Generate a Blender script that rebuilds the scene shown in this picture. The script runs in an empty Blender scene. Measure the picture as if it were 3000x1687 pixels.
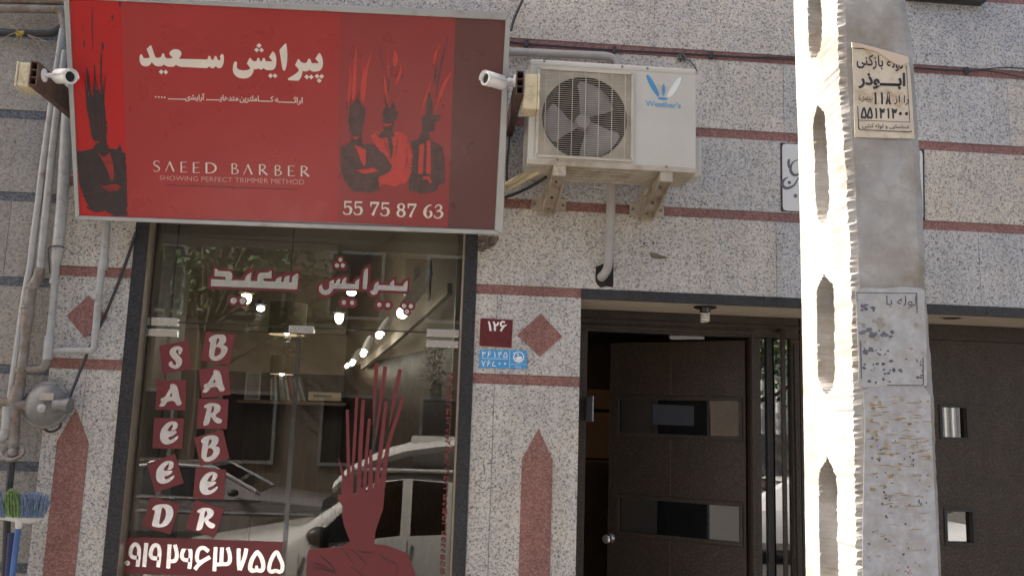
import bpy, bmesh, math, random, unicodedata
from mathutils import Vector, Matrix
from mathutils.geometry import tessellate_polygon
R = math.radians
random.seed(7)
scene = bpy.context.scene
COL = scene.collection

# ---------------------------------------------------------------- camera
CAM = Vector((0, -4.5, 2.2))
FOC = 2600.0                       # focal length in pixels of the 3000 px wide photograph
YAW, PITCH, ROLL = 0.0772669, 0.1513994, 0.0324377
_f = Vector((math.sin(YAW)*math.cos(PITCH), math.cos(YAW)*math.cos(PITCH), math.sin(PITCH)))
_r = Vector((math.cos(YAW), -math.sin(YAW), 0))
_u = _r.cross(_f)
_r, _u = _r*math.cos(ROLL)+_u*math.sin(ROLL), _u*math.cos(ROLL)-_r*math.sin(ROLL)
cd = bpy.data.cameras.new('camera'); cam = bpy.data.objects.new('camera', cd); COL.objects.link(cam)
cd.sensor_width = 36; cd.lens = 36*FOC/3000; cd.clip_start = 0.05; cd.clip_end = 400
cam.matrix_world = Matrix(((_r.x, _u.x, -_f.x, CAM.x), (_r.y, _u.y, -_f.y, CAM.y), (_r.z, _u.z, -_f.z, CAM.z), (0, 0, 0, 1)))
scene.camera = cam

# ---------------------------------------------------------------- daylight
SUN = Vector((-0.70, 0.19, 0.69)).normalized()      # towards the sun: behind and left of the facade
w = bpy.data.worlds.new('World'); scene.world = w; w.use_nodes = True
nt = w.node_tree; bg = nt.nodes['Background']
sky = nt.nodes.new('ShaderNodeTexSky'); sky.sky_type = 'NISHITA'; sky.sun_disc = False
sky.sun_elevation = math.asin(SUN.z); sky.sun_rotation = math.atan2(SUN.x, SUN.y)
sky.dust_density = 7.0; sky.air_density = 0.8; sky.ozone_density = 0.3
nt.links.new(sky.outputs[0], bg.inputs[0]); bg.inputs[1].default_value = 0.12
sl = bpy.data.lights.new('sun', 'SUN'); sl.energy = 4.2; sl.angle = R(0.5); sl.color = (1.0, 0.93, 0.83)
so = bpy.data.objects.new('sun', sl); COL.objects.link(so)
so.rotation_euler = SUN.to_track_quat('Z', 'Y').to_euler()
vs = scene.view_settings
vs.view_transform = 'Standard'; vs.look = 'None'; vs.gamma = 1; vs.use_curve_mapping = False
vs.exposure = 1.58
scene.cycles.max_bounces = 8; scene.cycles.transparent_max_bounces = 16
scene.cycles.use_denoising = True

# ---------------------------------------------------------------- survey helpers
def ray(px, py):
    return _f + _r*((px-1500)/FOC) - _u*((py-843.5)/FOC)
def P(px, py, y=0.0):
    d = ray(px, py); return CAM + d*((y-CAM.y)/d.y)
def RP(px, py, y, glass=0.08):
    'a point seen mirrored in the shop glass: y is its real distance in front of the facade (negative)'
    p = P(px, py, 2*glass-y); return Vector((p.x, y, p.z))
def Z(ox, oy, s):
    return lambda x, y: (ox+x/s, oy+y/s)
def zz(f, pts): return [f(*p) for p in pts]
class Plane:
    def __init__(s, c, n): s.c = Vector(c); s.n = Vector(n).normalized()
    def at(s, px, py, off=0.0):
        d = ray(px, py); c = s.c + s.n*off
        return CAM + d*((c-CAM).dot(s.n)/d.dot(s.n))
WALL = Plane((0, 0, 0), (0, -1, 0))
GLASS = Plane((0, .08, 0), (0, -1, 0))

# ---------------------------------------------------------------- mesh builder
class MB:
    def __init__(s): s.v = []; s.f = []; s.t = []; s.tint = 1.0; s.sm = []; s.smooth = False
    def add(s, vs, fs):
        o = len(s.v); s.v += [tuple(p) for p in vs]
        for f in fs:
            s.f.append([o+i for i in f]); s.t.append(s.tint); s.sm.append(s.smooth)
        return s
    def box(s, x0, x1, y0, y1, z0, z1, M=None):
        vs = [Vector((x, y, z)) for x in (x0, x1) for y in (y0, y1) for z in (z0, z1)]
        if M: vs = [M @ p for p in vs]
        return s.add(vs, [(0, 1, 3, 2), (4, 6, 7, 5), (0, 4, 5, 1), (2, 3, 7, 6), (0, 2, 6, 4), (1, 5, 7, 3)])
    def bar(s, a, b, w, h, up=Vector((0, 0, 1))):
        a = Vector(a); b = Vector(b); d = (b-a); L = d.length; d.normalize()
        x = d.cross(up)
        if x.length < 1e-4: x = d.cross(Vector((1, 0, 0)))
        x.normalize(); y = x.cross(d).normalized()
        M = Matrix(((x.x, y.x, d.x, a.x), (x.y, y.y, d.y, a.y), (x.z, y.z, d.z, a.z), (0, 0, 0, 1)))
        return s.box(-w/2, w/2, -h/2, h/2, 0, L, M)
    def prism(s, pts, vec, holes=()):
        'polygon of 3-D points (plus holes) pushed along vec'
        loops = [list(map(Vector, pts))] + [list(map(Vector, h)) for h in holes]
        vec = Vector(vec); flat = [p for l in loops for p in l]
        tris = tessellate_polygon(loops); n = len(flat)
        fs = [tuple(t) for t in tris] + [tuple(i+n for i in reversed(t)) for t in tris]
        k = 0
        for l in loops:
            m = len(l)
            for i in range(m):
                a, b = k+i, k+(i+1) % m; fs.append((a, b, b+n, a+n))
            k += m
        return s.add(flat+[p+vec for p in flat], fs)
    def tube(s, pts, r, n=10, caps=True):
        pts = [Vector(p) for p in pts]; rs = r if isinstance(r, (list, tuple)) else [r]*len(pts)
        o = []; up = None
        for i, p in enumerate(pts):
            d = (pts[min(i+1, len(pts)-1)]-pts[max(i-1, 0)]).normalized()
            if up is None:
                up = d.orthogonal().normalized()
            up = (up - d*up.dot(d)).normalized(); sd = d.cross(up)
            o += [p + (up*math.cos(2*math.pi*k/n)+sd*math.sin(2*math.pi*k/n))*rs[i] for k in range(n)]
        fs = [(i*n+k, i*n+(k+1) % n, (i+1)*n+(k+1) % n, (i+1)*n+k) for i in range(len(pts)-1) for k in range(n)]
        if caps: fs += [tuple(range(n-1, -1, -1)), tuple(range((len(pts)-1)*n, len(pts)*n))]
        sm = s.smooth; s.smooth = True; s.add(o, fs); s.smooth = sm
        return s
    def lathe(s, c, axis, prof, n=24, caps=True):
        'prof: list of (distance along axis, radius)'
        axis = Vector(axis).normalized(); c = Vector(c)
        return s.tube_abs([c+axis*a for a, r in prof], [r for a, r in prof], axis, n, caps)
    def tube_abs(s, cs, rs, axis, n, caps=True):
        up = axis.orthogonal().normalized(); sd = axis.cross(up); o = []
        for p, r in zip(cs, rs):
            o += [p+(up*math.cos(2*math.pi*k/n)+sd*math.sin(2*math.pi*k/n))*max(r, 1e-4) for k in range(n)]
        fs = [(i*n+k, i*n+(k+1) % n, (i+1)*n+(k+1) % n, (i+1)*n+k) for i in range(len(cs)-1) for k in range(n)]
        if caps: fs += [tuple(range(n-1, -1, -1)), tuple(range((len(cs)-1)*n, len(cs)*n))]
        sm = s.smooth; s.smooth = True; s.add(o, fs); s.smooth = sm
        return s
    def ball(s, c, r, n=12, m=8, sc=(1, 1, 1)):
        c = Vector(c); o = []; fs = []
        for i in range(m+1):
            t = math.pi*i/m
            for k in range(n):
                a = 2*math.pi*k/n
                o.append(c+Vector((math.sin(t)*math.cos(a)*sc[0], math.sin(t)*math.sin(a)*sc[1], math.cos(t)*sc[2]))*r)
        for i in range(m):
            for k in range(n): fs.append((i*n+k, (i+1)*n+k, (i+1)*n+(k+1) % n, i*n+(k+1) % n))
        sm = s.smooth; s.smooth = True; s.add(o, fs); s.smooth = sm
        return s
    def build(s, name, mat, parent=None, bevel=0, seg=2, sharp=35):
        me = bpy.data.meshes.new(name); me.from_pydata(s.v, [], s.f)
        a = me.attributes.new('tint', 'FLOAT', 'FACE'); a.data.foreach_set('value', s.t)
        me.polygons.foreach_set('use_smooth', s.sm)
        bm = bmesh.new(); bm.from_mesh(me)
        bmesh.ops.recalc_face_normals(bm, faces=bm.faces); bm.to_mesh(me); bm.free()
        if any(s.sm): me.set_sharp_from_angle(angle=R(sharp))
        me.materials.append(mat)
        o = bpy.data.objects.new(name, me); COL.objects.link(o)
        if parent:
            o.parent = parent
            o.matrix_parent_inverse = world_inv(parent)
        if bevel:
            b = o.modifiers.new('bevel', 'BEVEL'); b.width = bevel; b.segments = seg; b.limit_method = 'ANGLE'; b.angle_limit = R(40)
            b.harden_normals = False
        return o
def world_inv(o):
    m = Matrix.Identity(4)
    while o:
        m = (Matrix.Translation(o.location) @ o.rotation_euler.to_matrix().to_4x4()) @ m; 
        o = o.parent if o.parent and False else None
    return m.inverted()
def tag(o, label, cat, group=None, kind=None):
    if label: o['label'] = label
    if cat: o['category'] = cat
    if group: o['group'] = group
    if kind: o['kind'] = kind
    return o
def thing(name, loc, label, cat, group=None):
    o = bpy.data.objects.new(name, None); COL.objects.link(o); o.location = loc; o.empty_display_size = .1
    return tag(o, label, cat, group)
def struct(o): o['kind'] = 'structure'; return o
def copy_tree(o, parent=None):
    c = o.copy(); COL.objects.link(c)
    if parent: c.parent = parent; c.matrix_parent_inverse = o.matrix_parent_inverse.copy()
    for ch in [x for x in COL.objects if x.parent == o]: copy_tree(ch, c)
    return c

# ---------------------------------------------------------------- flat shapes
def chaikin(p, it=1):
    for _ in range(it):
        q = []
        for i in range(len(p)):
            a, b = p[i], p[(i+1) % len(p)]
            q += [(a[0]*.75+b[0]*.25, a[1]*.75+b[1]*.25), (a[0]*.25+b[0]*.75, a[1]*.25+b[1]*.75)]
        p = q
    return p
def rough(p, amp, seg, seed=1):
    'ragged brush edge: every side is broken up and jittered'
    rr = random.Random(seed); o = []
    for i in range(len(p)):
        a, b = p[i], p[(i+1) % len(p)]; l = math.hypot(b[0]-a[0], b[1]-a[1]); n = max(1, int(l/seg))
        for k in range(n):
            t = k/n; o.append((a[0]+(b[0]-a[0])*t+rr.gauss(0, amp), a[1]+(b[1]-a[1])*t+rr.gauss(0, amp)))
    return o
def crom(p, k=5):
    'smooth open polyline, any number of values per point'
    out = []; n = len(p)
    for i in range(n-1):
        a, b, c, d = p[max(i-1, 0)], p[i], p[i+1], p[min(i+2, n-1)]
        for j in range(k):
            t = j/k
            out.append(tuple(.5*(2*b[m]+(c[m]-a[m])*t+(2*a[m]-5*b[m]+4*c[m]-d[m])*t*t+(3*b[m]-a[m]-3*c[m]+d[m])*t**3) for m in range(len(b))))
    return out+[tuple(p[-1])]
def vstroke(pts, k=5, w=None):
    'outline polygon of a brush stroke: points (x, y, width)'
    if w: pts = [(a, b, w) for a, b in pts]
    q = crom(pts, k) if k else pts; L = []; Rr = []
    for i, p in enumerate(q):
        a = q[max(i-1, 0)]; b = q[min(i+1, len(q)-1)]
        dx, dy = b[0]-a[0], b[1]-a[1]; l = math.hypot(dx, dy) or 1
        nx, ny = -dy/l*p[2]/2, dx/l*p[2]/2
        L.append((p[0]+nx, p[1]+ny)); Rr.append((p[0]-nx, p[1]-ny))
    return L+Rr[::-1]
def circ(x, y, r, n=24, ry=None):
    return [(x+r*math.cos(2*math.pi*k/n), y+(ry or r)*math.sin(2*math.pi*k/n)) for k in range(n)]
def decal(name, polys, plane, off, mat, parent, th=.0008, step=.0002):
    'printed or cut-vinyl shapes lying on a surface; polys: list of outline or (outline, holes) in photo pixels'
    mb = MB()
    for i, pl in enumerate(polys):
        out, holes = pl if isinstance(pl, tuple) else (pl, [])
        o = off+step*i
        mb.prism([plane.at(x, y, o+th) for x, y in out], -plane.n*th, [[plane.at(x, y, o+th) for x, y in h] for h in holes])
    return mb.build(name, mat, parent)
SHAPE = {}
for cp in list(range(0xFB50, 0xFBFF))+list(range(0xFE80, 0xFEFD)):
    d = unicodedata.decomposition(chr(cp)).split()
    if len(d) == 2: SHAPE.setdefault(chr(int(d[1], 16)), {})[d[0][1:-1]] = chr(cp)
def persian(t):
    'joins Arabic-script letters and puts them in drawing order'
    out = []
    def joins_next(c): return c == '\u0640' or 'initial' in SHAPE.get(c, {})
    def joins_prev(c): return c == '\u0640' or 'final' in SHAPE.get(c, {})
    for i, c in enumerate(t):
        p = i > 0 and joins_next(t[i-1]) and joins_prev(c)
        n = i+1 < len(t) and joins_next(c) and joins_prev(t[i+1])
        s = SHAPE.get(c)
        out.append(c if not s else s.get('medial' if p and n else 'final' if p else 'initial' if n else 'isolated', c))
    res = ''.join(reversed(out)); digits = '0123456789\u06f0\u06f1\u06f2\u06f3\u06f4\u06f5\u06f6\u06f7\u06f8\u06f9'
    buf = ''; fin = ''
    for c in res:
        if c in digits: buf = c+buf
        else: fin += buf+c; buf = ''
    return fin+buf
def lettering(name, text, quad, plane, off, mat, parent, bold=.0, rtl=False, th=.0006):
    'text whose box is laid on the four photo points quad (top left, top right, bottom right, bottom left)'
    cu = bpy.data.curves.new(name, 'FONT'); cu.body = persian(text) if rtl else text; cu.offset = bold; cu.resolution_u = 3
    tmp = bpy.data.objects.new(name, cu); me = bpy.data.meshes.new_from_object(tmp)
    bpy.data.objects.remove(tmp)
    xs = [v.co.x for v in me.vertices]; ys = [v.co.y for v in me.vertices]
    x0, x1, y0, y1 = min(xs), max(xs), min(ys), max(ys)
    for v in me.vertices:
        a = (v.co.x-x0)/(x1-x0); b = (y1-v.co.y)/(y1-y0)
        t = [quad[0][i]*(1-a)+quad[1][i]*a for i in (0, 1)]; q = [quad[3][i]*(1-a)+quad[2][i]*a for i in (0, 1)]
        v.co = plane.at(t[0]*(1-b)+q[0]*b, t[1]*(1-b)+q[1]*b, off+th)
    me.materials.clear(); me.materials.append(mat)
    o = bpy.data.objects.new(name, me); COL.objects.link(o)
    if parent: o.parent = parent; o.matrix_parent_inverse = world_inv(parent)
    return o

PD = {'0': [[(.38, .5), (.5, .4), (.62, .5), (.5, .6), (.38, .5)]], '1': [[(.42, 0), (.55, .4), (.58, 1)]],
      '3': [[(.12, 0), (.28, .45), (.32, 1)], [(.18, .22), (.26, .38), (.42, .36), (.46, .1)], [(.46, .12), (.54, .36), (.74, .36), (.84, .05)]],
      '4': [[(.12, 0), (.28, .45), (.32, 1)], [(.85, .08), (.6, .02), (.48, .2), (.6, .36), (.88, .36)], [(.58, .36), (.26, .42)]],
      '5': [[(.5, .02), (.25, .4), (.12, .8), (.25, .98), (.48, .88), (.72, .98), (.88, .78), (.74, .4), (.5, .02)]],
      '6': [[(.8, .08), (.5, .02), (.28, .22), (.4, .45), (.85, .38)], [(.55, .44), (.3, .68), (.2, 1)]],
      '7': [[(.1, 0), (.32, .4), (.5, 1), (.66, .4), (.9, 0)]], '8': [[(.1, 1), (.34, .6), (.5, 0), (.66, .6), (.9, 1)]]}
def digits(text, quad, wd, cell=.86):
    'Persian figures as brush strokes inside a photo quad'
    o = []; n = len(text)
    for i, ch in enumerate(text):
        for st_ in PD[ch]:
            pts = []
            for u, v in st_:
                a = (i+.5+(u-.5)*cell)/n
                t = [quad[0][k]*(1-a)+quad[1][k]*a for k in (0, 1)]; q = [quad[3][k]*(1-a)+quad[2][k]*a for k in (0, 1)]
                pts.append((t[0]*(1-v)+q[0]*v, t[1]*(1-v)+q[1]*v))
            o.append(cstroke(pts, wd))
    return o
def cstroke(pts, w, k=5):
    'stroke of even width; a closed path becomes a ring'
    if len(pts) < 4 or pts[0] != pts[-1]: return vstroke(pts, k, w)
    q = crom([pts[-2]]+pts+[pts[1]], k)[k:-k-1]; n = len(q); A = []; B = []
    for i in range(n):
        a, b = q[i-1], q[(i+1) % n]; dx, dy = b[0]-a[0], b[1]-a[1]; l = math.hypot(dx, dy) or 1
        A.append((q[i][0]-dy/l*w/2, q[i][1]+dx/l*w/2)); B.append((q[i][0]+dy/l*w/2, q[i][1]-dx/l*w/2))
    ar = lambda p: abs(sum(p[i-1][0]*p[i][1]-p[i][0]*p[i-1][1] for i in range(len(p))))
    if ar(A) < ar(B): A, B = B, A
    return (A, [B]) if min(abs(x) for x in (1,)) and ar(B) > w*w*.2 else A
# ---------------------------------------------------------------- materials
def N(nt, t, **kw):
    n = nt.nodes.new(t)
    for k, v in kw.items(): setattr(n, k, v)
    return n
def base_mat(name):
    m = bpy.data.materials.new(name); m.use_nodes = True
    nt = m.node_tree; return m, nt, nt.nodes['Principled BSDF']
def ramp(nt, fac, stops):
    r = N(nt, 'ShaderNodeValToRGB'); el = r.color_ramp.elements
    while len(el) < len(stops): el.new(.5)
    for e, (p, c) in zip(el, stops): e.position = p; e.color = (*c, 1) if len(c) == 3 else c
    nt.links.new(fac, r.inputs[0]); return r.outputs[0]
def noise(nt, scale, detail=3, rough=.55, sc=None, off=(0, 0, 0)):
    c = N(nt, 'ShaderNodeTexCoord'); mp = N(nt, 'ShaderNodeMapping')
    mp.inputs['Scale'].default_value = sc or (1, 1, 1); mp.inputs['Location'].default_value = off
    n = N(nt, 'ShaderNodeTexNoise'); n.inputs['Scale'].default_value = scale; n.inputs['Detail'].default_value = detail
    n.inputs['Roughness'].default_value = rough
    nt.links.new(c.outputs['Object'], mp.inputs[0]); nt.links.new(mp.outputs[0], n.inputs['Vector']); return n.outputs[0]
def mix(nt, fac, a, b, mode='MIX'):
    n = N(nt, 'ShaderNodeMix', data_type='RGBA', blend_type=mode)
    for s, v in ((0, fac), (6, a), (7, b)):
        if hasattr(v, 'is_output'): nt.links.new(v, n.inputs[s])
        elif s == 0: n.inputs[0].default_value = v
        else: n.inputs[s].default_value = (*v, 1)
    return n.outputs[2]
def setbump(nt, b, h, strength, dist=.002):
    n = N(nt, 'ShaderNodeBump'); n.inputs['Strength'].default_value = strength; n.inputs['Distance'].default_value = dist
    nt.links.new(h, n.inputs['Height']); nt.links.new(n.outputs[0], b.inputs['Normal'])
def paint(name, col, rough=.5, metal=0, var=.12, scale=9, dirt=None, dirt_amt=.0, dscale=5, bump=0, bscale=80, spec=.5, sc=None):
    m, nt, b = base_mat(name)
    n1 = noise(nt, scale, 5, sc=sc)
    lo = tuple(c*(1-var) for c in col); hi = tuple(min(1, c*(1+var)) for c in col)
    c = ramp(nt, n1, [(.3, lo), (.7, hi)])
    if dirt:
        f = ramp(nt, noise(nt, dscale, 6, .7, sc=sc, off=(3, 1, 2)), [(.62-dirt_amt*.35, (0, 0, 0)), (.78-dirt_amt*.2, (1, 1, 1))])
        c = mix(nt, f, c, dirt)
    nt.links.new(c, b.inputs['Base Color'])
    r = ramp(nt, noise(nt, scale*2.3, 4, off=(5, 5, 5)), [(.3, (rough*.85,)*3), (.7, (min(1, rough*1.15),)*3)])
    nt.links.new(r, b.inputs['Roughness'])
    b.inputs['Metallic'].default_value = metal; b.inputs['Specular IOR Level'].default_value = spec
    if bump: setbump(nt, b, noise(nt, bscale, 4), bump)
    return m
def granite(name, cols, scale=95, rough=.38, tint=True, speck=.46, warm=(1, 1, 1), dcol=(.06, .06, .065)):
    m, nt, b = base_mat(name)
    vo = N(nt, 'ShaderNodeTexVoronoi'); vo.inputs['Scale'].default_value = scale
    co = N(nt, 'ShaderNodeTexCoord'); nt.links.new(co.outputs['Object'], vo.inputs['Vector'])
    dist = noise(nt, scale*1.3, 2, .6)
    # the crystals: every cell takes its own mineral
    sep = N(nt, 'ShaderNodeSeparateColor'); nt.links.new(vo.outputs['Color'], sep.inputs[0])
    a = ramp(nt, sep.outputs[0], cols)
    dark = ramp(nt, noise(nt, scale*.62, 4, .7, off=(1, 2, 3)), [(speck-.12, (.0, .0, .0)), (speck, (1, 1, 1))])
    c = mix(nt, dark, dcol, a)
    big = ramp(nt, noise(nt, 3.2, 5, .6), [(.35, (.88, .88, .9)), (.65, (1.06, 1.04, 1.0))])
    c = mix(nt, 1.0, c, big, 'MULTIPLY')
    streak = ramp(nt, noise(nt, 2.2, 5, .65, sc=(5, 1, .5), off=(4, 0, 1)), [(.36, (.84, .80, .74)), (.58, (1, 1, 1))])
    c = mix(nt, .55, c, mix(nt, 1.0, c, streak, 'MULTIPLY'))
    if tint:
        at = N(nt, 'ShaderNodeAttribute'); at.attribute_name = 'tint'
        t = ramp(nt, at.outputs['Fac'], [(0, (.86, .90, .97)), (.5, (1, 1, 1)), (1, (1.08, 1.0, .90))])
        c = mix(nt, 1.0, c, t, 'MULTIPLY')
    c = mix(nt, 1.0, c, warm, 'MULTIPLY')
    nt.links.new(c, b.inputs['Base Color'])
    rr = ramp(nt, noise(nt, 14, 4), [(.3, (rough*.8,)*3), (.7, (rough*1.3,)*3)]); nt.links.new(rr, b.inputs['Roughness'])
    b.inputs['Specular IOR Level'].default_value = .35
    setbump(nt, b, dist, .12, .001)
    return m
def glass(name, tint=(1, 1, 1), ior=1.5, rough=0.0, k=1.0):
    m = bpy.data.materials.new(name); m.use_nodes = True; nt = m.node_tree; nt.nodes.clear()
    o = N(nt, 'ShaderNodeOutputMaterial'); mx = N(nt, 'ShaderNodeMixShader'); fr = N(nt, 'ShaderNodeFresnel'); fr.inputs[0].default_value = ior
    t = N(nt, 'ShaderNodeBsdfTransparent'); t.inputs[0].default_value = (*tint, 1)
    g = N(nt, 'ShaderNodeBsdfGlossy'); g.inputs['Roughness'].default_value = rough
    mu = N(nt, 'ShaderNodeMath', operation='MULTIPLY', use_clamp=True); mu.inputs[1].default_value = k
    geo = N(nt, 'ShaderNodeNewGeometry')
    nt.links.new(fr.outputs[0], mu.inputs[0]); nt.links.new(mu.outputs[0], mx.inputs[0])
    nt.links.new(t.outputs[0], mx.inputs[1]); nt.links.new(g.outputs[0], mx.inputs[2]); nt.links.new(mx.outputs[0], o.inputs[0])
    return m
def glow(name, col, e):
    m, nt, b = base_mat(name); b.inputs['Base Color'].default_value = (*col, 1)
    b.inputs['Emission Color'].default_value = (*col, 1); b.inputs['Emission Strength'].default_value = e
    return m
M = {}
M['granite'] = granite('granite', [(0, (.27, .27, .27)), (.2, (.42, .415, .405)), (.42, (.54, .51, .46)), (.62, (.59, .545, .49)), (.82, (.54, .54, .53)), (1, (.61, .60, .575))], scale=130, speck=.465, dcol=(.10, .10, .104))
M['granite_grey'] = granite('granite_grey', [(0, (.18, .172, .163)), (.3, (.245, .235, .218)), (.6, (.29, .275, .25)), (1, (.33, .31, .285))], scale=120, speck=.40)
M['granite_red'] = granite('granite_red', [(0, (.17, .085, .075)), (.35, (.24, .11, .095)), (.7, (.29, .145, .125)), (1, (.34, .2, .18))], scale=150, speck=.36, tint=False)
M['granite_dark'] = granite('granite_dark', [(0, (.018, .019, .022)), (.5, (.030, .031, .035)), (1, (.052, .053, .058))], scale=170, rough=.33, speck=.36, tint=False)
M['granite_blue'] = granite('granite_blue', [(0, (.05, .06, .075)), (.5, (.09, .10, .12)), (1, (.16, .17, .19))], scale=140, speck=.40, tint=False)
M['mortar'] = paint('mortar', (.10, .085, .07), .9, bump=.5)
M['alu'] = paint('aluminium', (.37, .375, .37), .45, .6, var=.10, scale=4, dirt=(.25, .20, .15), dirt_amt=.12, dscale=7)
M['alu_brown'] = paint('bronze_aluminium', (.33, .27, .20), .42, .55, var=.1)
M['cream_plaster'] = paint('cream_plaster', (.50, .43, .34), .8, var=.06)
M['white_ac'] = paint('ac_enamel', (.52, .50, .445), .45, var=.05, scale=5, dirt=(.40, .33, .24), dirt_amt=.10, dscale=4)
M['ac_dirty'] = paint('ac_dirty_enamel', (.44, .395, .32), .6, var=.15, scale=9, dirt=(.28, .21, .13), dirt_amt=.35, dscale=6)
M['bracket'] = paint('bracket_steel', (.44, .38, .30), .55, .2, var=.18, dirt=(.22, .14, .08), dirt_amt=.35, dscale=16)
M['ac_wire'] = paint('grille_wire', (.50, .46, .38), .5, var=.15)
M['fan'] = paint('fan_plastic', (.26, .245, .245), .5, var=.2)
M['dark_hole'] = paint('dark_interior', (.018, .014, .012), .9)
M['pipe'] = paint('pipe_paint', (.33, .33, .32), .5, var=.14, scale=14, dirt=(.17, .11, .07), dirt_amt=.22, dscale=18, bump=.1)
M['pipe_rust'] = paint('rusty_pipe', (.215, .195, .17), .65, var=.22, scale=20, dirt=(.13, .075, .045), dirt_amt=.55, dscale=16, bump=.3)
M['pvc'] = paint('grey_pvc', (.36, .34, .32), .5, var=.08)
M['cast'] = paint('cast_metal', (.17, .168, .16), .55, .2, var=.2, scale=20, dirt=(.12, .10, .08), dirt_amt=.3, bump=.2)
M['rubber'] = paint('black_cable', (.028, .028, .032), .5)
M['brown_board'] = paint('brown_channel', (.10, .055, .04), .6, var=.25, dirt=(.05, .03, .025), dirt_amt=.3)
M['junction'] = paint('cream_plastic', (.58, .50, .33), .5, var=.10, dirt=(.34, .25, .14), dirt_amt=.2, dscale=14)
M['cam_white'] = paint('camera_white', (.74, .73, .71), .35, var=.06, dirt=(.5, .43, .35), dirt_amt=.1)
M['lens'] = paint('lens_black', (.02, .02, .024), .12)
M['door_brown'] = granite('door_hammer_paint', [(0, (.024, .019, .016)), (.5, (.042, .032, .024)), (1, (.078, .056, .038))], scale=210, rough=.42, speck=.38, tint=False)
M['door_dark'] = paint('dark_bar', (.018, .015, .013), .45)
M['chrome'] = paint('chrome', (.70, .69, .67), .18, 1.0, var=.05)
M['vinyl_red'] = paint('red_vinyl', (.155, .022, .026), .42, var=.06)
M['vinyl_silver'] = paint('silver_vinyl', (.86, .86, .87), .20, .80, var=.06, scale=30)
M['plate_maroon'] = paint('maroon_enamel', (.115, .016, .02), .3, var=.1, scale=20)
M['plate_blue'] = paint('blue_enamel', (.06, .31, .60), .35, var=.05)
M['white_print'] = paint('white_print', (.78, .77, .74), .5, var=.03)
M['cream_print'] = paint('cream_print', (.66, .60, .51), .4, var=.03)
M['pink_print'] = paint('faded_print', (.55, .30, .26), .4, var=.03)
M['black_print'] = paint('black_print', (.035, .033, .035), .6, var=.2, scale=30)
M['sign_red'] = paint('sign_red', (.33, .030, .029), .30, var=.04, scale=3, spec=.4)
M['sign_left'] = paint('sign_bright_red', (.42, .013, .013), .30, var=.06, scale=3, spec=.4)
M['sign_mid'] = paint('sign_brick_red', (.26, .036, .034), .30, var=.05, scale=3, spec=.4)
M['sign_maroon'] = paint('sign_maroon', (.115, .040, .036), .30, var=.05, scale=3, spec=.4)
M['art_dark'] = paint('artwork_dark', (.028, .017, .019), .34, var=.35, scale=26)
M['art_grey'] = paint('artwork_grey', (.075, .035, .032), .34, var=.35, scale=26)
M['art_red'] = paint('artwork_red', (.46, .038, .028), .34, var=.15, scale=26)
M['ac_blue'] = paint('logo_blue', (.07, .26, .50), .45, var=.06)
M['ac_pale'] = paint('logo_pale', (.72, .73, .70), .45, var=.03)
M['paper'] = paint('old_paper', (.62, .54, .42), .8, var=.10, scale=14, dirt=(.40, .26, .13), dirt_amt=.28, dscale=12)
M['notice'] = paint('white_paper', (.62, .62, .68), .8, var=.03)
M['concrete'] = paint('pole_concrete', (.37, .36, .345), .85, var=.24, scale=9, dirt=(.25, .21, .16), dirt_amt=.50, dscale=4.0, bump=.55, bscale=60)
M['plaster_white'] = paint('white_plate', (.62, .62, .60), .4, var=.05)
M['bulb_white'] = paint('frosted_bulb', (.72, .68, .62), .35, var=.04)
M['glass'] = glass('window_glass', (.84, .85, .83), 1.5, 0.0, 1.75)
M['glass_door'] = glass('dark_door_glass', (.12, .11, .10), 1.7, 0.0, 2.4)
M['bristle_blue'] = paint('blue_bristle', (.21, .28, .39), .8, var=.35, scale=60)
M['bristle_green'] = paint('green_bristle', (.22, .33, .13), .8, var=.3, scale=60)
M['plastic_white'] = paint('white_plastic', (.60, .60, .58), .45, var=.06)
M['plastic_blue'] = paint('blue_plastic', (.05, .13, .33), .4, var=.2)
M['twine'] = paint('yellow_twine', (.38, .27, .05), .8, var=.3)
M['straw'] = paint('straw', (.32, .26, .18), .8, var=.2)
# ================================================================ the street and the granite building
H0 = 2.2
ZA, ZB, ZC, ZD, ZE = [H0+v for v in (2.0456, 1.6055, 1.1589, .702, .2458)]      # tops of the red courses
BAND = .05
XN, XL, XLi, XRi, XR, XP = -1.897, -1.553, -1.486, .100, .164, .7097             # neighbour joint, window jambs, pilaster edge
DEEP = .42                                                                       # depth of the entrance recess
m_asph = paint('asphalt', (.075, .072, .068), .9, var=.2, scale=30, bump=.4)
m_pave = paint('paving', (.34, .31, .27), .85, var=.15, scale=12, bump=.3)
m_kerb = paint('kerb_stone', (.40, .38, .34), .85, var=.12)
struct(MB().box(-40, 40, -40, 30, -.3, -.004).build('ground', m_asph))
struct(MB().box(-40, 40, -12.3, -2.45, -.003, .0).build('road', m_asph))
struct(MB().box(-40, 40, -2.3, .0, 0, .15).build('sidewalk', m_pave))
struct(MB().box(-40, 40, -2.45, -2.303, 0, .15).build('kerb', m_kerb, bevel=.01))
struct(MB().box(-40, 40, -15, -12.4, 0, .15).build('far_sidewalk', m_pave))

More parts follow.
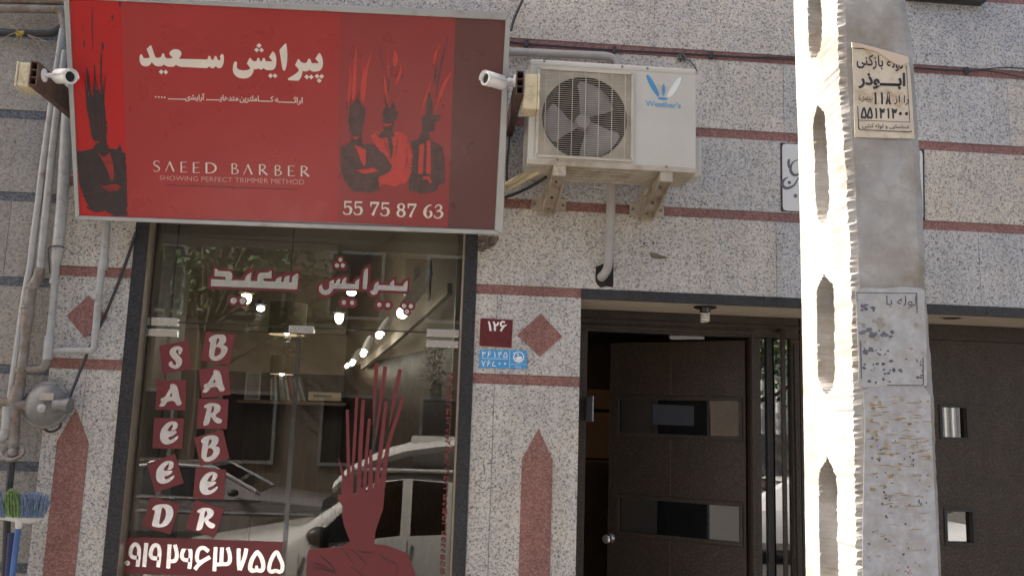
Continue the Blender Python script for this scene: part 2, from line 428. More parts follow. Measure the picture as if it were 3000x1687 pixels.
bld = thing('granite_building', (0, 0, .15), 'granite faced building with thin red stripes, red diamonds and pointed red inlays', 'building')
wall = MB(); rnd = random.Random(3)
def course(z0, z1, x0, x1, joints, y=0.0):
    xs = [x0]+sorted(j for j in joints if x0+.05 < j < x1-.05)+[x1]
    for a, b in zip(xs, xs[1:]):
        wall.tint = rnd.uniform(.15, .9); wall.box(a+.0012, b-.0012, y, y+.02, z0+.0008, z1-.0008)
TOP = 6.4
zt = ZA
tops = [ZE, ZD, ZC, ZB, ZA, ZA+.45, ZA+.9, ZA+1.35, TOP]
JN = {ZA: (.18, 1.0797, 2.2, 3.4, -.9), ZB: (-1.2, .5, 1.801, 3.089), ZC: (-1.2, .40, 2.33, 3.5), ZD: (-1.2, 1.749, 2.877), ZE: (.275,)}
for a, b in zip(tops, tops[1:]):
    hi = b-BAND if b < TOP else b
    js = JN.get(a, (-1.0, .3, 1.5, 2.6, 3.9))
    if a >= ZC-.01:
        course(a, hi, XN, 9, js)
    elif a >= ZD-.01:
        course(a, hi, XN, XL, ()); course(a, hi, XR, 9, js)
    else:
        course(a, hi, XN, XL, (-1.72,) if a < ZE-.1 else ()); course(a, hi, XR, XP, (.275,) if a < ZE+.01 else ())
course(.15, 1.2, XN, XL, (-1.72,)); course(1.2, tops[0]-BAND, XN, XL, (-1.72,)); course(.15, 1.2, XR, XP, (.275,)); course(1.2, tops[0]-BAND, XR, XP, (.275,))
# what stands behind the slabs: one thick wall with the two openings left free
wall.tint = .5
wob = wall.build('wall', M['granite'], bld)
core = MB()
core.box(XN, XL, .021, .38, .15, ZC-BAND); core.box(XR+.001, XP-.02, .021, .38, .15, ZD); core.box(XP-.02, XP-.0012, .0205, DEEP+.02, .15, ZD-BAND)
core.box(XN, 9, .021, .38, ZC-BAND, TOP); core.box(XR+.001, 9, .021, .38, ZD, ZC-BAND)
core.box(-14, 9, .39, 6.8, TOP-.3, TOP)
core.build('wall_core', M['mortar'], bld)
def band(z, x0, x1, mat='granite_red', name='red_band', y=.006):
    mb = MB(); x = x0; n = max(1, round((x1-x0)/1.1))
    for k in range(n):
        mb.box(x0+(x1-x0)*k/n+(.0008 if k else 0), x0+(x1-x0)*(k+1)/n, y, y+.016, z-BAND, z)
    mb.build(name, M[mat], bld)
for z in tops[:-1]:
    if z > ZC-.01: band(z, XN, 9)
    elif z > ZD+.01: band(z, XN, XL); band(z, XR, 9)
    else:
        band(z, XN, XL); band(z, XR, XP)
# red inlays: two diamonds and two pointed spires, a few millimetres proud of the slabs
Y8 = Z(1380, 880, 6.0375); Z5 = Z(0, 600, 2.415); Y2 = Z(1300, 1100, 2.469); Z6 = Z(0, 1100, 2.469)
def inlay(name, px):
    pts = [P(*q) for q in px]; pts = [Vector((p.x, -.004, p.z)) for p in pts]
    return pts
d1 = inlay('d', zz(Y8, [(1235, 230), (1615, 640), (1215, 995), (815, 605)])); MB().prism(d1, (0, .012, 0)).build('diamond_inlay', M['granite_red'], bld)
d2 = inlay('d', zz(Z5, [(630, 640), (765, 800), (600, 942), (473, 785)])); MB().prism(d2, (0, .012, 0)).build('diamond_inlay', M['granite_red'], bld)
def spire(px):
    a, l, r = [P(*q) for q in px]
    pts = [(a.x, -.004, a.z), (r.x, -.004, (l.z+r.z)/2), (r.x, -.004, .9), (l.x, -.004, .9), (l.x, -.004, (l.z+r.z)/2)]
    mb = MB(); mb.prism(pts, (0, .012, 0)); mb.build('spire_inlay', M['granite_red'], bld)
spire(zz(Y2, [(685, 383), (565, 605), (788, 610)]))
spire(zz(Z6, [(550, 240), (413, 480), (642, 478)]))
# dark stone jambs of the shop window and dark lintel over the entrance
MB().box(XL, XLi, -.006, .30, .15, ZC-BAND-.02).build('window_jamb', M['granite_dark'], bld)
MB().box(XRi, XR, -.006, .30, .15, ZC-BAND-.02).build('window_jamb', M['granite_dark'], bld)
lint = MB()
for a, b in ((XP, 1.75), (1.752, 2.9), (2.902, 4.2), (4.202, 9)):
    lint.box(a, b, -.004, .02, ZD-.0525, ZD-.001)
lint.build('door_lintel', M['granite_dark'], bld)
soff = MB(); soff.box(XP, 9, .0205, DEEP+.03, ZD-.0505, ZD-.0015); soff.build('soffit', M['cream_plaster'], bld)
# broken corner of the stone under the sign: a ragged rubble hole
hz = Z(1300, 660, 12.88)
hole = zz(hz, [(1240, 430), (1500, 400), (2090, 430), (2060, 560), (1980, 720), (1850, 830), (1690, 890), (1560, 930), (1500, 1010), (1380, 1020), (1290, 960), (1250, 900)])
mb = MB(); mb.prism([Vector((p.x, -.003, p.z)) for p in (P(*q) for q in hole)], (0, .002, 0))
c = P(*hz(1600, 650)); rn = random.Random(5)
for k in range(46):
    a = rn.uniform(0, 6.28); r_ = rn.uniform(0, 1)**.6
    q = Vector((c.x+math.cos(a)*r_*.045-.004, -.006-rn.uniform(0, .01), c.z+math.sin(a)*r_*.028))
    mb.ball(q, rn.uniform(.004, .010), 5, 3, (1, .7, rn.uniform(.5, 1.2)))
mb.build('broken_patch', paint('rubble', (.16, .125, .10), .95, var=.6, scale=60, bump=.6), bld)
# pipe hole above the lintel
hp = Z(1300, 700, 2.8975)
ph = [P(*q) for q in zz(hp, [(1290, 235), (1345, 215), (1440, 150), (1440, 385), (1436, 412), (1385, 402), (1330, 412), (1300, 385), (1287, 350)])]
MB().prism([Vector((p.x, -.002, p.z)) for p in ph], (0, .0015, 0)).build('pipe_hole', M['dark_hole'], bld)
# small dark stains and scratches on the slabs
st = MB()
Y1 = Z(1300, 700, 2.8975)
for (x, y, r_) in ((1700, 38, 9), (1780, 38, 10), (1725, 60, 6), (1860, 35, 5), (1690, 130, 4), (610, 85, 6)):
    st.prism([WALL.at(*q, .0006) for q in circ(*Y1(x, y), r_/2.9*1.0, 8)], (0, .0005, 0))
for pts in ([(285, 630, 5), (292, 670, 6), (295, 712, 4)], [(220, 725, 2), (232, 770, 4), (262, 805, 4), (300, 818, 3), (350, 808, 3), (385, 795, 2)], [(310, 640, 3), (335, 630, 5), (355, 640, 3)]):
    st.prism([WALL.at(*Y2(*q), .0006) for q in vstroke([(a, b, c_) for a, b, c_ in pts], 4)], (0, .0005, 0))
st.build('stain', M['black_print'], bld)

nb = thing('neighbouring_building', (-3, 0, .15), 'duller grey stone building with dark blue stripes at the left edge', 'building')
mb = MB(); rnd = random.Random(8)
nz = []
ZN = [P(60, 98).z, P(60, 334).z, P(60, 575).z, P(60, 824).z, P(60, 1082).z]
lv = [.15, ZN[4]-.93, ZN[4]-.46]+ZN[::-1]+[ZN[0]+.46, ZN[0]+.93, TOP]
for a, b in zip(lv, lv[1:]):
    xs = [-14, -6, -4.2, -3.1, -2.17 if rnd.random() < .4 else -2.4, XN-.004]
    for p, q in zip(xs, xs[1:]):
        mb.tint = rnd.uniform(.3, .7); mb.box(p+.001, q-.001, .012, .03, a+.024, b-.024)
mb.build('wall', M['granite_grey'], nb)
MB().box(-14, XN-.004, .031, .4, .15, TOP).build('wall_core', M['mortar'], nb)
for z in lv[1:-1]:
    MB().box(-14, XN-.004, .016, .03, z-.024, z+.024).build('dark_band', M['granite_blue'], nb)

# ================================================================ entrance in its recess
YD = DEEP
DP = Plane((0, YD, 0), (0, -1, 0))
Y3 = Z(1650, 850, 2.899); Y4 = Z(1650, 1187, 2.899)
ent = thing('entrance_door', (1.3, YD, .3), 'dark brown metal entrance with its door leaf standing ajar beside a barred glass strip', 'door')
def dx(px, py): return P(px, py, YD)
ztop = ZD-.0505
zo = dx(*Y3(900, 372)).z                      # top of the door opening
xl0 = XP; xl1 = dx(*Y3(200, 900)).x; xh = dx(*Y3(1590, 900)).x
xs0 = dx(*Y3(1680, 900)).x; xs1 = dx(*Y3(1940, 900)).x; xf = dx(*Y3(2012, 900)).x; xg = xf+.02
zs0 = dx(*Y3(1760, 395)).z
fr = MB()
fr.box(xl0+.001, xl1, YD, YD+.06, .3, zo); fr.box(xh, xs0, YD, YD+.06, .3, zo)          # jambs
fr.box(xl0+.001, xf, YD, YD+.06, zo, ztop-.001)                                          # head
fr.box(xs1, xf, YD, YD+.06, .3, zo); fr.box(xs0, xs1, YD, YD+.06, zs0, zo); fr.box(xs0, xs1, YD, YD+.06, .3, .95)
fr.build('frame', M['door_brown'], ent, bevel=.006)
tr = MB()
zl = dx(*Y3(600, 262)).z
tr.box(xl0+.004, xf, YD-.012, YD-.001, zl-.01, zl+.006)
zl = dx(*Y3(600, 312)).z; tr.box(xl0+.012, xh+.02, YD-.014, YD-.001, zl-.018, zl+.005)
tr.box(xl0+.012, xl0+.028, YD-.014, YD-.001, .3, zl-.018); tr.box(xh+.004, xh+.02, YD-.014, YD-.001, .3, zl-.018)
tr.box(xf-.035, xf-.022, YD-.012, YD-.001, .3, zo-.03)
tr.build('moulding', M['door_brown'], ent, bevel=.003)
# door leaf, hinged on its right side and swung inwards
hinge = Vector((xh-.012, YD+.05, 0)); ang = R(36); Lw = .85
ex = Vector((-math.cos(ang), math.sin(ang), 0)); en = Vector((-math.sin(ang), -math.cos(ang), 0))   # along the leaf, outward normal
LEAF = Plane(hinge, en)
def lp(px, py, off=0): return LEAF.at(px, py, off)
def lu(p): return (p-hinge).dot(ex), p.z
zt_leaf = zo-.012
s1a, s1b = lu(lp(*Y3(1490, 940))), lu(lp(*Y3(470, 1205))); s2a, s2b = lu(lp(*Y4(1495, 860))), lu(lp(*Y4(470, 1062)))
slots = [(s1a[0], s1b[0], min(s1b[1], s1a[1]), max(s1a[1], s1b[1])), (s2a[0], s2b[0], min(s2b[1], s2a[1]), max(s2a[1], s2b[1]))]
slots = [(a, b, c_, d_) for a, b, c_, d_ in slots]
def LV(u, z, o): return hinge + ex*u + en*o + Vector((0, 0, z))
lf = MB()
rect = lambda a, b, c_, d_, o: [LV(a, c_, o), LV(b, c_, o), LV(b, d_, o), LV(a, d_, o)]
lf.prism(rect(0, Lw, .32, zt_leaf, 0), en*-.05, [rect(a, b, c_, d_, 0)[::-1] for a, b, c_, d_ in slots])
leaf = lf.build('door_leaf', M['door_brown'], ent, bevel=.003)
sm_ = MB(); us = lu(lp(*Y3(915, 700)))[0]
for a, b in ((.32, slots[1][2]-.03), (slots[1][3]+.03, slots[0][2]-.03), (slots[0][3]+.03, zt_leaf-.07)):
    sm_.prism(rect(us-.0025, us+.0025, a, b, .0025), en*-.003)
sm_.build('seam', paint('seam_filler', (.075, .055, .04), .5), leaf)
mo = MB()
for a, b, c_, d_ in slots:
    t = .022
    for q in ((a-t, b+t, d_, d_+t), (a-t, b+t, c_-t, c_), (a-t, a, c_, d_), (b, b+t, c_, d_)):
        mo.prism(rect(*q, .010), en*-.009)
mo.build('slot_moulding', M['door_brown'], leaf, bevel=.002)
for a, b, c_, d_ in slots:
    MB().prism(rect(a, b, c_, d_, -.012), en*-.006).build('slot_glass', M['glass_door'], leaf)
kn = lp(*Y4(380, 1130), .05); kb = MB(); kc = LV(lu(kn)[0], kn.z, 0)
kb.lathe(kc, en, [(0, .026), (.008, .027), (.012, .014), (.035, .013), (.045, .024), (.06, .029), (.075, .026), (.082, .015), (.083, 0)], 20)
kb.build('knob', M['chrome'], leaf)
ca, cb = dx(*Y3(940, 390)), dx(*Y3(1235, 388)); cl = MB()
ca.y = cb.y = YD+.09
cl.bar(ca, cb, .012, .022); cl.bar(ca+Vector((0, 0, .006)), ca+Vector((.03, .05, .012)), .01, .01)
cl.build('door_closer', M['alu'], ent)
# glass strip beside the door with its bars
MB().box(xs0, xs1, YD+.03, YD+.036, .95, zs0).build('side_glass', glass('strip_glass', (.10, .10, .10), 1.8, 0, 3.2), ent)
bx = dx(*Y3(1762, 900)).x; MB().box(bx-.016, bx+.016, YD+.008, YD+.028, .95, zs0).build('dark_bar', M['door_dark'], ent)
hx = dx(*Y3(1838, 900)).x; hb = MB(); hzt = dx(*Y3(1815, 345)).z
hb.tube([(hx, YD-.005, hzt), (hx, YD-.05, hzt), (hx, YD-.055, hzt-.02), (hx, YD-.055, .9), (hx, YD-.05, .88), (hx, YD, .88)], .0135, 12)
hb.build('pull_bar', M['door_brown'], ent)
# hall behind the door
hall = MB(); hm = paint('hall_wall', (.40, .33, .25), .7, var=.1)
hall.box(XP-.3, xl1-.004, YD+.061, 4.2, .3, 3.0); hall.box(xl1-.004, 2.4, 4.2, 4.3, .3, 3.0); hall.box(xs1+.1, xs1+.2, YD+.07, 4.2, .3, 3.0)
hall.box(XP-.3, 2.4, YD+.07, 4.3, 3.0, 3.1)
struct(hall.build('hall_walls', hm))
struct(MB().box(XP-.3, 2.4, YD+.02, 4.3, .25, .3).build('hall_floor', m_pave))
rw = P(*Y3(300, 1140), 4.15); rwin = thing('hall_window', rw, 'dim amber window at the far end of the dark hall', 'window')
MB().box(rw.x-.19, rw.x+.19, 4.15, 4.16, rw.z-.35, rw.z+.34).build('pane', glow('amber_light', (.30, .15, .07), .012), rwin)
gb = MB(); gb.box(rw.x-.23, rw.x-.19, 4.12, 4.19, rw.z-.4, rw.z+.4); gb.box(rw.x+.19, rw.x+.23, 4.12, 4.19, rw.z-.4, rw.z+.4); gb.box(rw.x-.19, rw.x+.19, 4.12, 4.149, rw.z+.12, rw.z+.15)
gb.box(rw.x-.19, rw.x+.19, 4.12, 4.149, rw.z-.34, rw.z-.32)
gb.build('frame', M['door_dark'], rwin)
def mirrored(q):
    p = lp(*q); d = (p-CAM).normalized(); r_ = d-en*2*d.dot(en); return p+r_*((xl1-p.x)/r_.x)
na, nc = mirrored(Y3(745, 965)), mirrored(Y3(1100, 1150))
nn = tag(MB().box(xl1-.003, xl1+.0005, min(na.y, nc.y), max(na.y, nc.y), min(na.z, nc.z), max(na.z, nc.z)).build('paper_notice', M['notice']), 'white paper notice on the inner side wall of the entrance', 'notice')
# garage door to the right of the pole
GX0 = xf+.004
Y6 = Z(2300, 600, 2.414); Y7 = Z(2300, 1100, 2.469)
gar = thing('garage_door', (3, YD, .15), 'wide dark brown metal garage door with two small square windows', 'garage door')
def gq(f, a, b): p, q = dx(*f(*a)), dx(*f(*b)); return (min(p.x, q.x), max(p.x, q.x), min(p.z, q.z), max(p.z, q.z))
w1 = gq(Y7, (1132, 226), (1318, 447)); w2 = gq(Y7, (1168, 979), (1362, 1208)); w3 = (w2[0], w2[1], w2[2]-.52, w2[3]-.52)
zr = dx(*Y6(1300, 962)).z
gd = MB(); g = [(a, c_) for a, c_ in ()]
outer = [(GX0, .15), (9, .15), (9, zr-.0005), (GX0, zr-.0005)]
gd.prism([(x, YD+.002, z) for x, z in outer], (0, .04, 0), [[(a, YD+.002, c_), (a, YD+.002, d_), (b, YD+.002, d_), (b, YD+.002, c_)] for a, b, c_, d_ in (w1, w2, w3)])
gd.build('door_panel', M['door_brown'], gar, bevel=.002)
MB().box(GX0, 9, YD-.004, YD+.05, zr, ztop-.001).build('top_rail', M['door_brown'], gar, bevel=.003)
for a, b, c_, d_ in (w1, w2, w3):
    gw = MB(); t = .016
    for q in ((a-t, b+t, d_, d_+t), (a-t, b+t, c_-t, c_), (a-t, a, c_, d_), (b, b+t, c_, d_)): gw.box(q[0], q[1], YD-.006, YD+.001, q[2], q[3])
    win = gw.build('window_frame', M['door_dark'], gar)
    MB().box(a, b, YD+.03, YD+.036, c_, d_).build('pane', glass('square_glass', (.04, .04, .04), 1.9, 0, 2.2), win)
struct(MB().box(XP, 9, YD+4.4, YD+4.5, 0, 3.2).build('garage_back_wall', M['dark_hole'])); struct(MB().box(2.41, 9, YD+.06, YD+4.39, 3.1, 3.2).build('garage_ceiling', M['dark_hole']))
# lamps in the soffit
def soffit_pt(px, py): 
    d = ray(px, py); t = (ztop-CAM.z)/d.z; return CAM+d*t
lc = soffit_pt(*Y3(1205, 140)); lc.z = ztop
lamp = thing('spiral_bulb', lc, 'unlit white spiral bulb in a black ring under the entrance soffit', 'lamp')
MB().lathe(lc, (0, 0, -1), [(0, .062), (.006, .062), (.010, .052), (.010, .03), (.03, .026), (.03, 0)], 28).build('socket_ring', M['lens'], lamp)
pts = [lc+Vector((math.cos(a)*.020, math.sin(a)*.020, -.032-a*.0022)) for a in [i*.35 for i in range(0, 66)]]
MB().tube(pts, .0062, 8).build('bulb', M['bulb_white'], lamp)
dc = soffit_pt(*Y6(1180, 795)); dc.z = ztop
dl = thing('recessed_downlight', dc, 'small dark recessed downlight in the soffit right of the concrete pole', 'lamp')
MB().lathe(dc, (0, 0, -1), [(0, .06), (.004, .06), (.005, .052), (.005, .05)], 28).build('ring', M['bracket'], dl)
MB().lathe(dc, (0, 0, -1), [(.0052, .046), (.0062, .046), (.0063, 0)], 24).build('lamp_cup', M['dark_hole'], dl)
# ================================================================ shop front
shop = thing('shop_window', (-.7, .08, .3), 'barber shop glass front in a thin bronze frame with red and silver vinyl lettering', 'shop window')
YG = .08
xg0, xg1 = -1.4818, .0905
fr = MB()
zhead = ZC-BAND-.03
fr.box(XLi+.0005, xg0, -.002, .11, .3, zhead); fr.box(xg1, XRi-.0005, .0, .11, .3, zhead); fr.box(xg0, xg1, .03, .11, zhead-.04, zhead)
fr.build('frame', M['alu_brown'], shop, bevel=.001)
bead = paint('bead', (.11, .085, .06), .5)
MB().box(xg0, xg0+.004, .06, .105, .3, zhead-.04).build('frame_bead', bead, shop); MB().box(xg1-.003, xg1, .06, .105, .3, zhead-.04).build('frame_bead', bead, shop)
ztr = P(870, 958, YG).z
xm = P(873, 1100, YG).x
ga, gb_, gc = (xg0+.004, xg1-.003, ztr+.004, zhead-.04), (xg0+.004, xm-.002, .35, ztr-.004), (xm+.002, xg1-.003, .35, ztr-.004)
panes = []
for nme, (a, b, c_, d_) in (('transom_pane', ga), ('side_pane', gb_), ('door_pane', gc)):
    panes.append(MB().box(a, b, YG, YG+.010, c_, d_).build(nme, M['glass'], shop))
    # polished edges
eg = MB(); eg.box(ga[0], ga[1], YG-.0005, YG+.0105, ztr-.003, ztr+.003); eg.build('glass_joint', paint('joint_dark', (.03, .028, .024), .3), shop)
MB().box(xm-.0015, xm+.0015, YG-.0005, YG+.0105, .35, ztr-.004).build('glass_joint', paint('joint_green', (.10, .115, .11), .2), shop)
MB().box(xm-.020, xm+.004, YG-.0012, YG-.0004, .35, ztr-.02).build('seal_strip', glass('seal', (.62, .64, .66), 1.5, .25, 2.2), shop)
Z7 = Z(600, 600, 2.415); Z8 = Z(600, 1100, 2.469)
def fitting(f, a, b):
    p, q = P(*f(*a), YG-.015), P(*f(*b), YG-.015)
    MB().box(min(p.x, q.x), max(p.x, q.x), YG-.013, YG+.023, min(p.z, q.z), max(p.z, q.z)).build('patch_fitting', M['patch'], shop, bevel=.002)
M['patch'] = paint('brushed_steel', (.72, .72, .70), .24, .9, var=.06, scale=30)
fitting(Z5, (1068, 795), (1252, 858)); fitting(Z5, (1048, 874), (1250, 933))
fitting(Z7, (596, 852), (770, 908)); fitting(Z7, (1572, 876), (1798, 938)); fitting(Z7, (1568, 955), (1795, 1012))
mb = MB()
for a, b in (((1020, 795), (1060, 850)), ((1025, 872), (1045, 928))):
    p, q = P(*Z5(*a), YG-.005), P(*Z5(*b), YG-.005); mb.box(p.x, q.x, YG-.012, YG-.001, q.z, p.z)
mb.build('hinge_plate', M['cast'], shop)

# ---- vinyl on the glass
OFF = .0007
T6 = Z(600, 740, 8.523); T7 = Z(900, 730, 6.9)
red1 = [(190, 330), (320, 345), (345, 385), (640, 410), (700, 440), (730, 500), (745, 560), (740, 612), (920, 630), (960, 540), (1040, 460), (1110, 415), (1215, 385), (1215, 620), (1245, 630), (1245, 580), (1270, 500), (1330, 445), (1400, 430), (1540, 440), (1590, 395), (1720, 380), (1710, 590), (1790, 545), (1870, 520), (1960, 530), (2040, 490), (2130, 475), (2200, 485), (2280, 450), (2395, 440), (2370, 900), (2340, 970), (2280, 975), (75, 900), (90, 600), (165, 600)]
wh1 = [(250, 400), (300, 405), (330, 445), (350, 455), (600, 465), (650, 480), (685, 530), (690, 580), (680, 640), (655, 685), (1000, 695), (1005, 650), (1030, 590), (1090, 530), (1165, 495), (1145, 705), (1310, 710), (1310, 640), (1325, 570), (1350, 520), (1390, 498), (1570, 500), (1600, 480), (1630, 455), (1675, 450), (1665, 640), (1510, 640), (1475, 655), (1465, 680), (1475, 700), (1510, 712), (1755, 722), (1775, 675), (1830, 620), (1920, 598), (1905, 725), (1965, 730), (1980, 640), (2020, 590), (2120, 560), (2110, 740), (2165, 742), (2185, 610), (2220, 570), (2300, 520), (2340, 540), (2310, 900), (2280, 918), (145, 835), (160, 660), (510, 675), (525, 630), (505, 605), (240, 585)]
red2 = [(180, 830), (185, 760), (215, 700), (270, 665), (350, 645), (360, 660), (375, 700), (390, 690), (395, 640), (430, 600), (490, 575), (560, 570), (620, 550), (680, 550), (750, 530), (840, 520), (840, 660), (920, 660), (950, 590), (1010, 550), (1090, 525), (1095, 450), (1130, 380), (1190, 335), (1290, 300), (1270, 780), (1290, 760), (1300, 700), (1330, 650), (1390, 615), (1480, 600), (1480, 680), (1640, 680), (1670, 620), (1720, 580), (1805, 540), (1800, 685), (1890, 690), (1930, 630), (1990, 590), (2080, 550), (2065, 850), (2030, 895), (1960, 900), (1480, 875), (1450, 930), (1400, 965), (1340, 980), (1280, 965), (1240, 920), (1215, 865), (1130, 850), (1050, 855), (580, 850), (540, 900), (480, 950), (420, 980), (350, 985), (270, 965), (210, 920)]
wh2 = [[(235, 800), (245, 750), (275, 715), (300, 710), (305, 750), (320, 800), (355, 830), (400, 820), (435, 790), (445, 730), (450, 660), (490, 630), (545, 620), (535, 690), (575, 695), (585, 650), (615, 610), (670, 595), (660, 695), (695, 695), (705, 640), (740, 590), (795, 570), (785, 695), (960, 705), (970, 660), (1000, 620), (1055, 595), (1045, 780), (1030, 808), (530, 795), (500, 860), (440, 910), (370, 925), (300, 910), (250, 870)],
       [(1150, 440), (1180, 400), (1230, 375), (1225, 600), (1205, 805), (1120, 805), (1130, 600)],
       [(1260, 845), (1300, 835), (1335, 820), (1345, 780), (1355, 720), (1390, 675), (1450, 655), (1445, 722), (1665, 735), (1680, 680), (1710, 645), (1760, 625), (1755, 740), (1940, 742), (1950, 700), (1980, 660), (2035, 630), (2025, 800), (2010, 850), (1440, 825), (1430, 870), (1400, 905), (1350, 925), (1300, 910)]]
dots1 = [(720, 1200, 132, 78), (945, 1208, 122, 78)]
dots2 = [(672, 215, 85, 43), (603, 328, 92, 46), (718, 328, 94, 46), (740, 1075, 106, 46), (908, 1082, 108, 47), (1458, 1123, 108, 46), (1632, 1128, 106, 46), (1958, 1143, 94, 47), (2095, 1150, 94, 46), (2015, 1262, 86, 46)]
reds = [zz(T6, red1), zz(T7, red2)]+[zz(T6, circ(x, y, r)) for x, y, r, q in dots1]+[zz(T7, circ(x, y, r)) for x, y, r, q in dots2]
whs = [zz(T6, wh1)]+[zz(T7, q) for q in wh2]+[zz(T6, circ(x, y, q)) for x, y, r, q in dots1]+[zz(T7, circ(x, y, q, 16)) for x, y, r, q in dots2]
decal('title_backing', reds, GLASS, OFF, M['vinyl_red'], panes[0], .0004, .00012)
decal('title_lettering', whs, GLASS, OFF+.0026, M['vinyl_silver'], panes[0], .0004, 0)

L1 = Z(430, 960, 4.53); L2 = Z(410, 1200, 3.622)
GS = [(300, 320), (320, 275), (370, 245), (430, 240), (470, 265), (478, 300), (460, 340), (430, 360), (420, 345), (425, 310), (415, 290), (400, 285), (388, 310), (395, 340), (430, 370), (465, 410), (472, 450), (455, 500), (420, 535), (370, 545), (320, 525), (285, 490), (300, 455), (330, 440), (340, 455), (345, 485), (375, 500), (392, 480), (385, 445), (350, 410), (310, 365)]
GA = ([(310, 765), (318, 748), (345, 742), (385, 752), (410, 790), (430, 900), (450, 965), (468, 1005), (440, 1025), (410, 1032), (385, 1015), (365, 965), (275, 972), (250, 1020), (215, 1042), (175, 1045), (163, 1035), (200, 975), (178, 960), (195, 930), (240, 920), (290, 830), (320, 785), (303, 770)], [[(330, 850), (340, 910), (300, 912)]])
GE = [(215, 240), (230, 200), (270, 150), (320, 122), (370, 120), (400, 140), (402, 175), (380, 210), (345, 222), (330, 215), (350, 180), (352, 155), (330, 160), (300, 200), (290, 228), (395, 222), (385, 245), (350, 275), (295, 288), (310, 318), (340, 315), (380, 285), (408, 270), (405, 300), (370, 335), (320, 362), (270, 368), (230, 345), (210, 300)]
GD = ([(130, 1045), (160, 1012), (210, 1000), (270, 997), (320, 1010), (352, 1050), (355, 1110), (335, 1170), (295, 1220), (240, 1245), (180, 1245), (125, 1230), (130, 1205), (165, 1060), (135, 1062)], [[(232, 1030), (262, 1040), (280, 1090), (265, 1160), (225, 1210), (200, 1212), (220, 1110)]])
GB = ([(825, 140), (870, 105), (930, 88), (990, 85), (1040, 100), (1057, 140), (1050, 190), (1005, 230), (1060, 240), (1078, 275), (1065, 330), (1020, 390), (960, 430), (900, 440), (855, 425), (845, 400), (822, 385), (830, 300), (848, 185), (822, 180)], [[(935, 135), (962, 140), (965, 170), (945, 205), (915, 235), (925, 170)], [(915, 250), (970, 262), (990, 290), (975, 345), (930, 375), (890, 378), (905, 310)]])
GR = ([(605, 1070), (640, 1045), (690, 1035), (745, 1040), (780, 1065), (785, 1105), (760, 1140), (720, 1165), (745, 1190), (800, 1210), (795, 1240), (770, 1258), (735, 1250), (700, 1215), (680, 1170), (665, 1250), (640, 1275), (600, 1280), (597, 1260), (625, 1150), (640, 1090), (608, 1088)], [[(690, 1065), (712, 1075), (715, 1110), (695, 1140), (680, 1150)]])
tiles = [('S', L1, [(165, 235), (545, 165), (598, 545), (210, 612)], GS, L1, (0, 0)),
         ('A', L1, [(135, 690), (528, 695), (512, 1090), (115, 1085)], GA, L1, (0, 0)),
         ('E', L2, [(150, 85), (468, 92), (448, 412), (133, 405)], GE, L2, (0, 0)),
         ('E', L2, [(75, 570), (372, 465), (465, 775), (162, 875)], GE, L2, (-42/3.622, 418/3.622)),
         ('D', L2, [(115, 920), (425, 1000), (325, 1320), (22, 1232)], GD, L2, (0, 0)),
         ('B', L1, [(785, 50), (1170, 95), (1095, 490), (715, 432)], GB, L1, (0, 0)),
         ('A', L1, [(692, 548), (1080, 500), (1115, 885), (725, 930)], GA, L1, (573/4.53, -185/4.53)),
         ('R', L1, [(688, 940), (1085, 945), (1065, 1340), (662, 1335)], GR, L2, (20.3, -306.5)),
         ('B', L2, [(575, 295), (880, 212), (950, 515), (640, 600)], GB, L1, (-22.6, 295.2)),
         ('E', L2, [(592, 612), (912, 632), (885, 948), (562, 935)], GE, L2, (420/3.622, 535/3.622)),
         ('R', L2, [(590, 955), (895, 1050), (790, 1358), (482, 1250)], GR, L2, (0, 0))]
for ch, fq, sq, gl, fg, (ox, oy) in tiles:
    sh = lambda pts: [(x+ox, y+oy) for x, y in zz(fg, chaikin(pts, 2))]
    g = (sh(gl[0]), [sh(h) for h in gl[1]]) if isinstance(gl, tuple) else sh(gl)
    t = decal('letter_square', [zz(fq, sq)], GLASS, OFF, M['vinyl_red'], shop, .0004)
    t['label'] = 'tilted red vinyl square carrying a silver letter '+ch
    decal('letter', [g], GLASS, OFF+.0012, M['vinyl_silver'], t, .0004)
PB = Z(350, 1570, 5.152)
bnr = decal('phone_banner', [zz(PB, [(45, 8), (2532, 86), (2492, 640), (6, 558)])], GLASS, OFF, M['vinyl_red'], shop, .0004)
W_ = 60
digs = [[(272, 458), (290, 310), (297, 205), (275, 143), (240, 118), (200, 143), (172, 205), (166, 265), (190, 306), (235, 320), (288, 318)],
        [(372, 460), (405, 98)],
        [(582, 466), (600, 320), (604, 214), (585, 152), (550, 130), (510, 152), (480, 212), (470, 280), (498, 322), (545, 332), (597, 330)],
        [(735, 484), (757, 122)], [(740, 372), (825, 372), (860, 325), (864, 245), (835, 125)],
        [(1055, 490), (1070, 345), (1074, 242), (1055, 180), (1018, 158), (977, 188), (948, 250), (943, 310), (973, 348), (1020, 358), (1068, 354)],
        [(1345, 228), (1290, 182), (1232, 176), (1192, 212), (1173, 280), (1172, 345), (1195, 382), (1240, 380), (1300, 348), (1368, 310)], [(1262, 372), (1190, 432), (1137, 500)],
        [(1432, 526), (1452, 160)], [(1440, 425), (1560, 418), (1636, 412), (1668, 352), (1662, 262), (1632, 168)], [(1548, 165), (1536, 405)],
        [(1798, 182), (1800, 400), (1812, 510)], [(1916, 182), (1885, 330), (1815, 508)],
        [(2370, 238), (2300, 330), (2264, 440), (2260, 500), (2292, 532), (2360, 518), (2420, 535), (2456, 500), (2458, 420), (2420, 325), (2370, 238)]]
dg = [circ(*PB(120, 403), 40/5.152, 20)]
for q in digs:
    c_ = cstroke(q, W_)
    dg.append((zz(PB, c_[0]), [zz(PB, h) for h in c_[1]]) if isinstance(c_, tuple) else zz(PB, c_))
